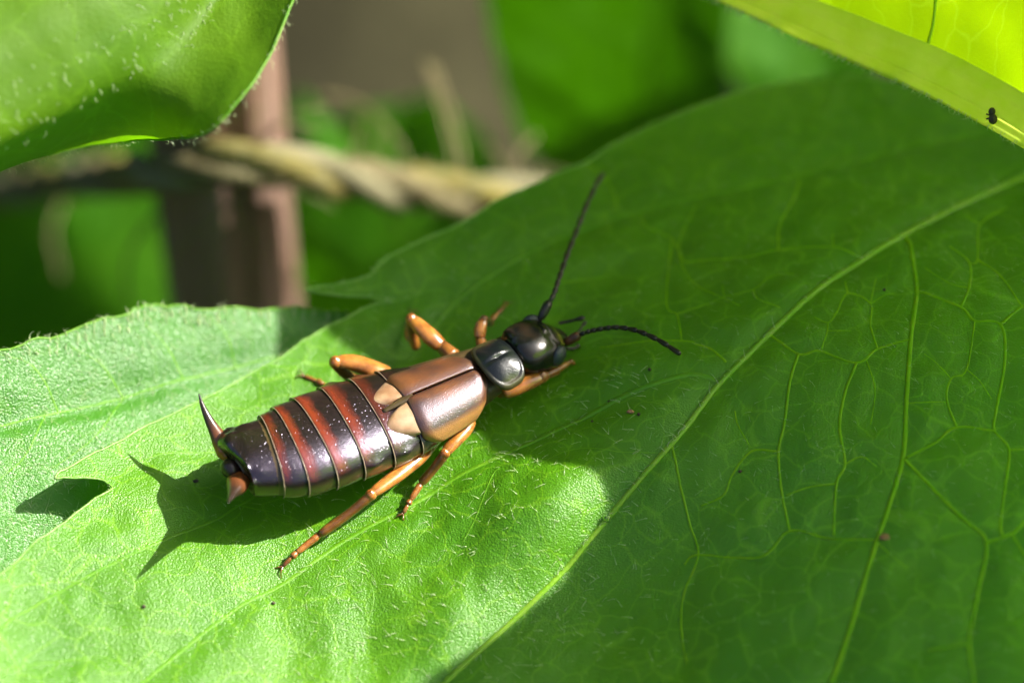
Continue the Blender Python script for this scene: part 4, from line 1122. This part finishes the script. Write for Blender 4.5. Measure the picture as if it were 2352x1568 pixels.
# legs
def leg(coxa, femur, tibia, tarsus, rf, rt, rs, spines=True, dark=0.0):
    """coxa: 2 px points, femur: points, tibia: points, tarsus: points -> parts"""
    F = catmull([pix(*p) for p in femur], 24)
    rad = rf * np.interp(np.linspace(0, 1, 24), [0, .08, .35, .7, .92, 1], [.55, .85, 1.0, .9, .72, .55])
    m = Mesh()
    tube(m, F, rad, 14, .75, dark=np.repeat(np.interp(np.linspace(0, 1, 24), [0, .1, .9, 1], [.45, 0, 0, .25]) + dark, 14).clip(0, 1))
    root = m.build('leg', M_LIMB, earwig)
    K = catmull([pix(*p) for p in coxa], 8)
    tube(Mesh(), K, rf * np.linspace(1.0, .75, 8), 12, dark=.55).build('hip', M_LIMB, root)
    B = catmull([pix(*p) for p in tibia], 24)
    dk = np.repeat(np.interp(np.linspace(0, 1, 24), [0, .06, .2, .6, .9, 1], [.2, .45, .75, .5, .1, .35]) + dark, 14).clip(0, 1)
    tube(Mesh(), B, rt * np.interp(np.linspace(0, 1, 24), [0, .1, .5, .9, 1], [.95, 1.0, .9, .95, .8]), 14, dark=dk).build('shin', M_LIMB, root)
    J = Mesh(); ellipsoid(J, (F[-1] + B[0]) / 2, np.eye(3) * rf * .68, 14, 10); J.att['dark'] = [np.full(J.n, .1 + dark)]; J.build('knee', M_LIMB, root)
    Q = catmull([pix(*p) for p in tarsus], 40)
    # three joints: long, short lobed, slender
    cuts = [(0, 22, 1.0, .85), (21, 28, .75, 1.0), (27, 38, .55, .6)]
    for a, b, ra, rb in cuts:
        pr = np.interp(np.linspace(0, 1, b - a), [0, .2, .8, 1], [.6 * ra, ra, rb, .7 * rb])
        tube(Mesh(), Q[a:b], rs * pr, 10, dark=np.linspace(.1 if a == 0 else .35, .3 if a == 0 else .75, (b - a)).repeat(10)).build('foot_joint', M_LIMB, root)
    e = Q[-3]; dr = norm(Q[-1] - Q[-8]); sd = norm(np.cross(dr, A(0, 0, 1)))
    for s in (-1, 1):
        tube(Mesh(), catmull([e, e + dr * rs * 1.6 + sd * s * rs * .9 + A(0, 0, rs * .5), e + dr * rs * 2.6 + sd * s * rs * 2.0 - A(0, 0, rs * .6)], 8), rs * np.linspace(.3, .06, 8), 6, dark=.8).build('claw', M_LIMB, root)
    if spines:
        k = 90; i = rng.integers(1, 23, k); T, S, U = frames(F); a = rng.uniform(0, 2 * np.pi, k)
        N = S[i] * np.cos(a)[:, None] + U[i] * np.sin(a)[:, None]
        i2 = rng.integers(1, 23, 60); T2, S2, U2 = frames(B); a2 = rng.uniform(0, 2 * np.pi, 60)
        N2 = S2[i2] * np.cos(a2)[:, None] + U2[i2] * np.sin(a2)[:, None]
        P = np.vstack([F[i] + N * rad[i][:, None] * .92, B[i2] + N2 * rt * .9])
        add_hairs(root, P, np.vstack([N, N2]), rng.uniform(.006, .014, k + 60), np.full(k + 60, .0009), name='bristle', mat=M_STRAW, lean=.3)
    return root
g = lambda u, v, e=.006: (u, v, ground(u, v, h_main, e)[2])
# near side
leg([(1000, 1000, .10), (982, 1030, .105)], [(984, 1028, .11), (960, 1050, .125), (915, 1088, .14), (852, 1135, .15)], [(852, 1137, .148), (800, 1180, .10), (736, 1226, .045)], [(736, 1226, .043), (700, 1254, .030), (672, 1277, .022), g(646, 1304)], .0285, .0165, .0125)
leg([(1085, 930, .14), (1082, 960, .14)], [(1082, 962, .145), (1068, 985, .15), (1045, 1012, .15), (1022, 1040, .145)], [(1022, 1042, .143), (996, 1076, .095), (968, 1108, .05)], [(968, 1108, .05), (952, 1134, .04), (938, 1156, .032), g(924, 1182)], .0265, .0165, .0120)
leg([(1135, 880, .17), (1158, 900, .175)], [(1155, 901, .185), (1178, 890, .195), (1212, 877, .20), (1246, 864, .20)], [(1246, 864, .198), (1262, 858, .185), (1281, 850, .165)], [(1281, 850, .163), (1298, 838, .15), (1312, 831, .14), (1320, 836, .115)], .0335, .0160, .0115, dark=.12)
# far side
leg([(930, 880, .15), (895, 862, .155)], [(898, 862, .16), (862, 850, .175), (812, 833, .19), (772, 830, .20)], [(770, 834, .198), (796, 860, .13), (832, 884, .07)], [(800, 912, .045), (760, 893, .04), (730, 876, .03), g(694, 862)], .0335, .0195, .0120)
leg([(1040, 820, .18), (1015, 795, .185)], [(1016, 797, .19), (992, 776, .205), (966, 752, .215), (946, 732, .22)], [(944, 734, .218), (948, 765, .16), (956, 798, .10)], [(942, 782, .075), (936, 765, .07), (938, 745, .06), g(947, 716)], .0300, .0180, .0120)
leg([(1110, 800, .19), (1102, 775, .20)], [(1102, 778, .205), (1103, 760, .22), (1106, 746, .23), (1112, 733, .235)], [(1112, 733, .233), (1120, 738, .19), (1128, 742, .15)], [(1124, 742, .15), (1136, 727, .14), (1150, 712, .13), g(1166, 694)], .0215, .0140, .0100, dark=.3)

# ------------------------------------------------------------------ small debris on the leaves
def blob(name, label, cat, c, r, mat, seed, group=None, stretch=(1, 1, 1)):
    rr = np.random.default_rng(seed); m = Mesh(); ellipsoid(m, (0, 0, 0), np.diag(np.array(stretch) * r), 12, 9)
    V = m.v[0]; V *= (1 + rr.normal(size=len(V)) * .10)[:, None]; m.v[0] = V + c
    o = m.build(name, mat); return tag(o, label, cat, group)
M_CRUMB = simple_mat('crumb', (.025, .018, .012), (.06, .035, .02), .6, .4, 60, .5, .002)
M_SEED = simple_mat('seed', (.22, .10, .05), (.30, .15, .08), .5, .4, 60)
P = ground(1448, 945, h_main, .006); blob('seed_husk', 'tiny reddish brown seed husk on the shaded leaf below the antenna', 'debris', P, .010, M_SEED, 1, stretch=(1.3, .7, .6))
for s, (u, v, r, lb) in enumerate([(1467, 951, .006, 'black speck lying beside the reddish brown seed husk'), (1398, 921, .004, 'tiny dark speck on the vein in front of the bent front foot'), (1492, 848, .0055, 'brown speck under the tip of the curved antenna'), (1360, 967, .004, 'faint speck on the shaded leaf above the sun patch edge'),
        (2031, 665, .005, 'black speck between the midrib and the first strong side vein'), (1700, 1082, .006, 'dull brown speck on the shaded half below the midrib'), (330, 1392, .006, 'black speck in the shadow of the near pincer'), (628, 1384, .006, 'dark speck where a side vein forks below the hind foot')]):
    blob('debris_speck', lb, 'debris', ground(u, v, h_main, r * .5), r, M_CRUMB, 10 + s)
P = ground(450, 1104, h_main, .004); blob('dead_midge', 'tiny brown wisp of debris in the shadow behind the pincers', 'debris', P, .008, M_CRUMB, 30, stretch=(1.2, .8, .5))
P = ground(2033, 1232, h_main, .003); blob('leaf_scab', 'small orange brown scab on the strong side vein of the broad leaf', 'blemish', P, .016, M_SEED, 44, stretch=(1.2, .8, .25))
# crumb on the pale midrib: two lobes and short legs
p0 = pixd(2250, 240, .52)
i = int(np.argmin(np.linalg.norm(urC - p0, axis=1))); c0 = V_[i, 25] + VV * .012
cr = thing('brown_crumb', 'small dark brown crumb stuck to the pale midrib of the backlit leaf', 'debris', c0)
m = Mesh(); ellipsoid(m, c0 + UP * -.008, [RT * .015, UP * .018, VV * .012], 14, 10); m.build('lower_lobe', M_CRUMB, cr)
m = Mesh(); ellipsoid(m, c0 + UP * .016 - RT * .003, [RT * .012, UP * .014, VV * .010], 14, 10); m.build('upper_lobe', M_CRUMB, cr)
for s in (-1, 1):
    m = Mesh(); tube(m, catmull([c0 - RT * .008 + UP * .004 * s, c0 - RT * .022 + UP * .008 * s], 5), .003, 6); m.build('spur', M_CRUMB, cr)
# dew bead on the midrib
P = ground(1393, 1190, h_main, .012)
m = Mesh(); ellipsoid(m, P, np.eye(3) * .013, 18, 12)
t = NT('water'); tag(m.build('dew_bead', t.done(t.n('ShaderNodeBsdfPrincipled', Base__Color=(1, 1, 1), Roughness=.03, IOR=1.33, Transmission__Weight=1.0).outputs[0])), 'tiny clear dew bead on the midrib at the sun patch corner', 'droplet')

for o in scene.objects:
    for k_ in ('_o', '_n'):
        if k_ in o.keys(): del o[k_]
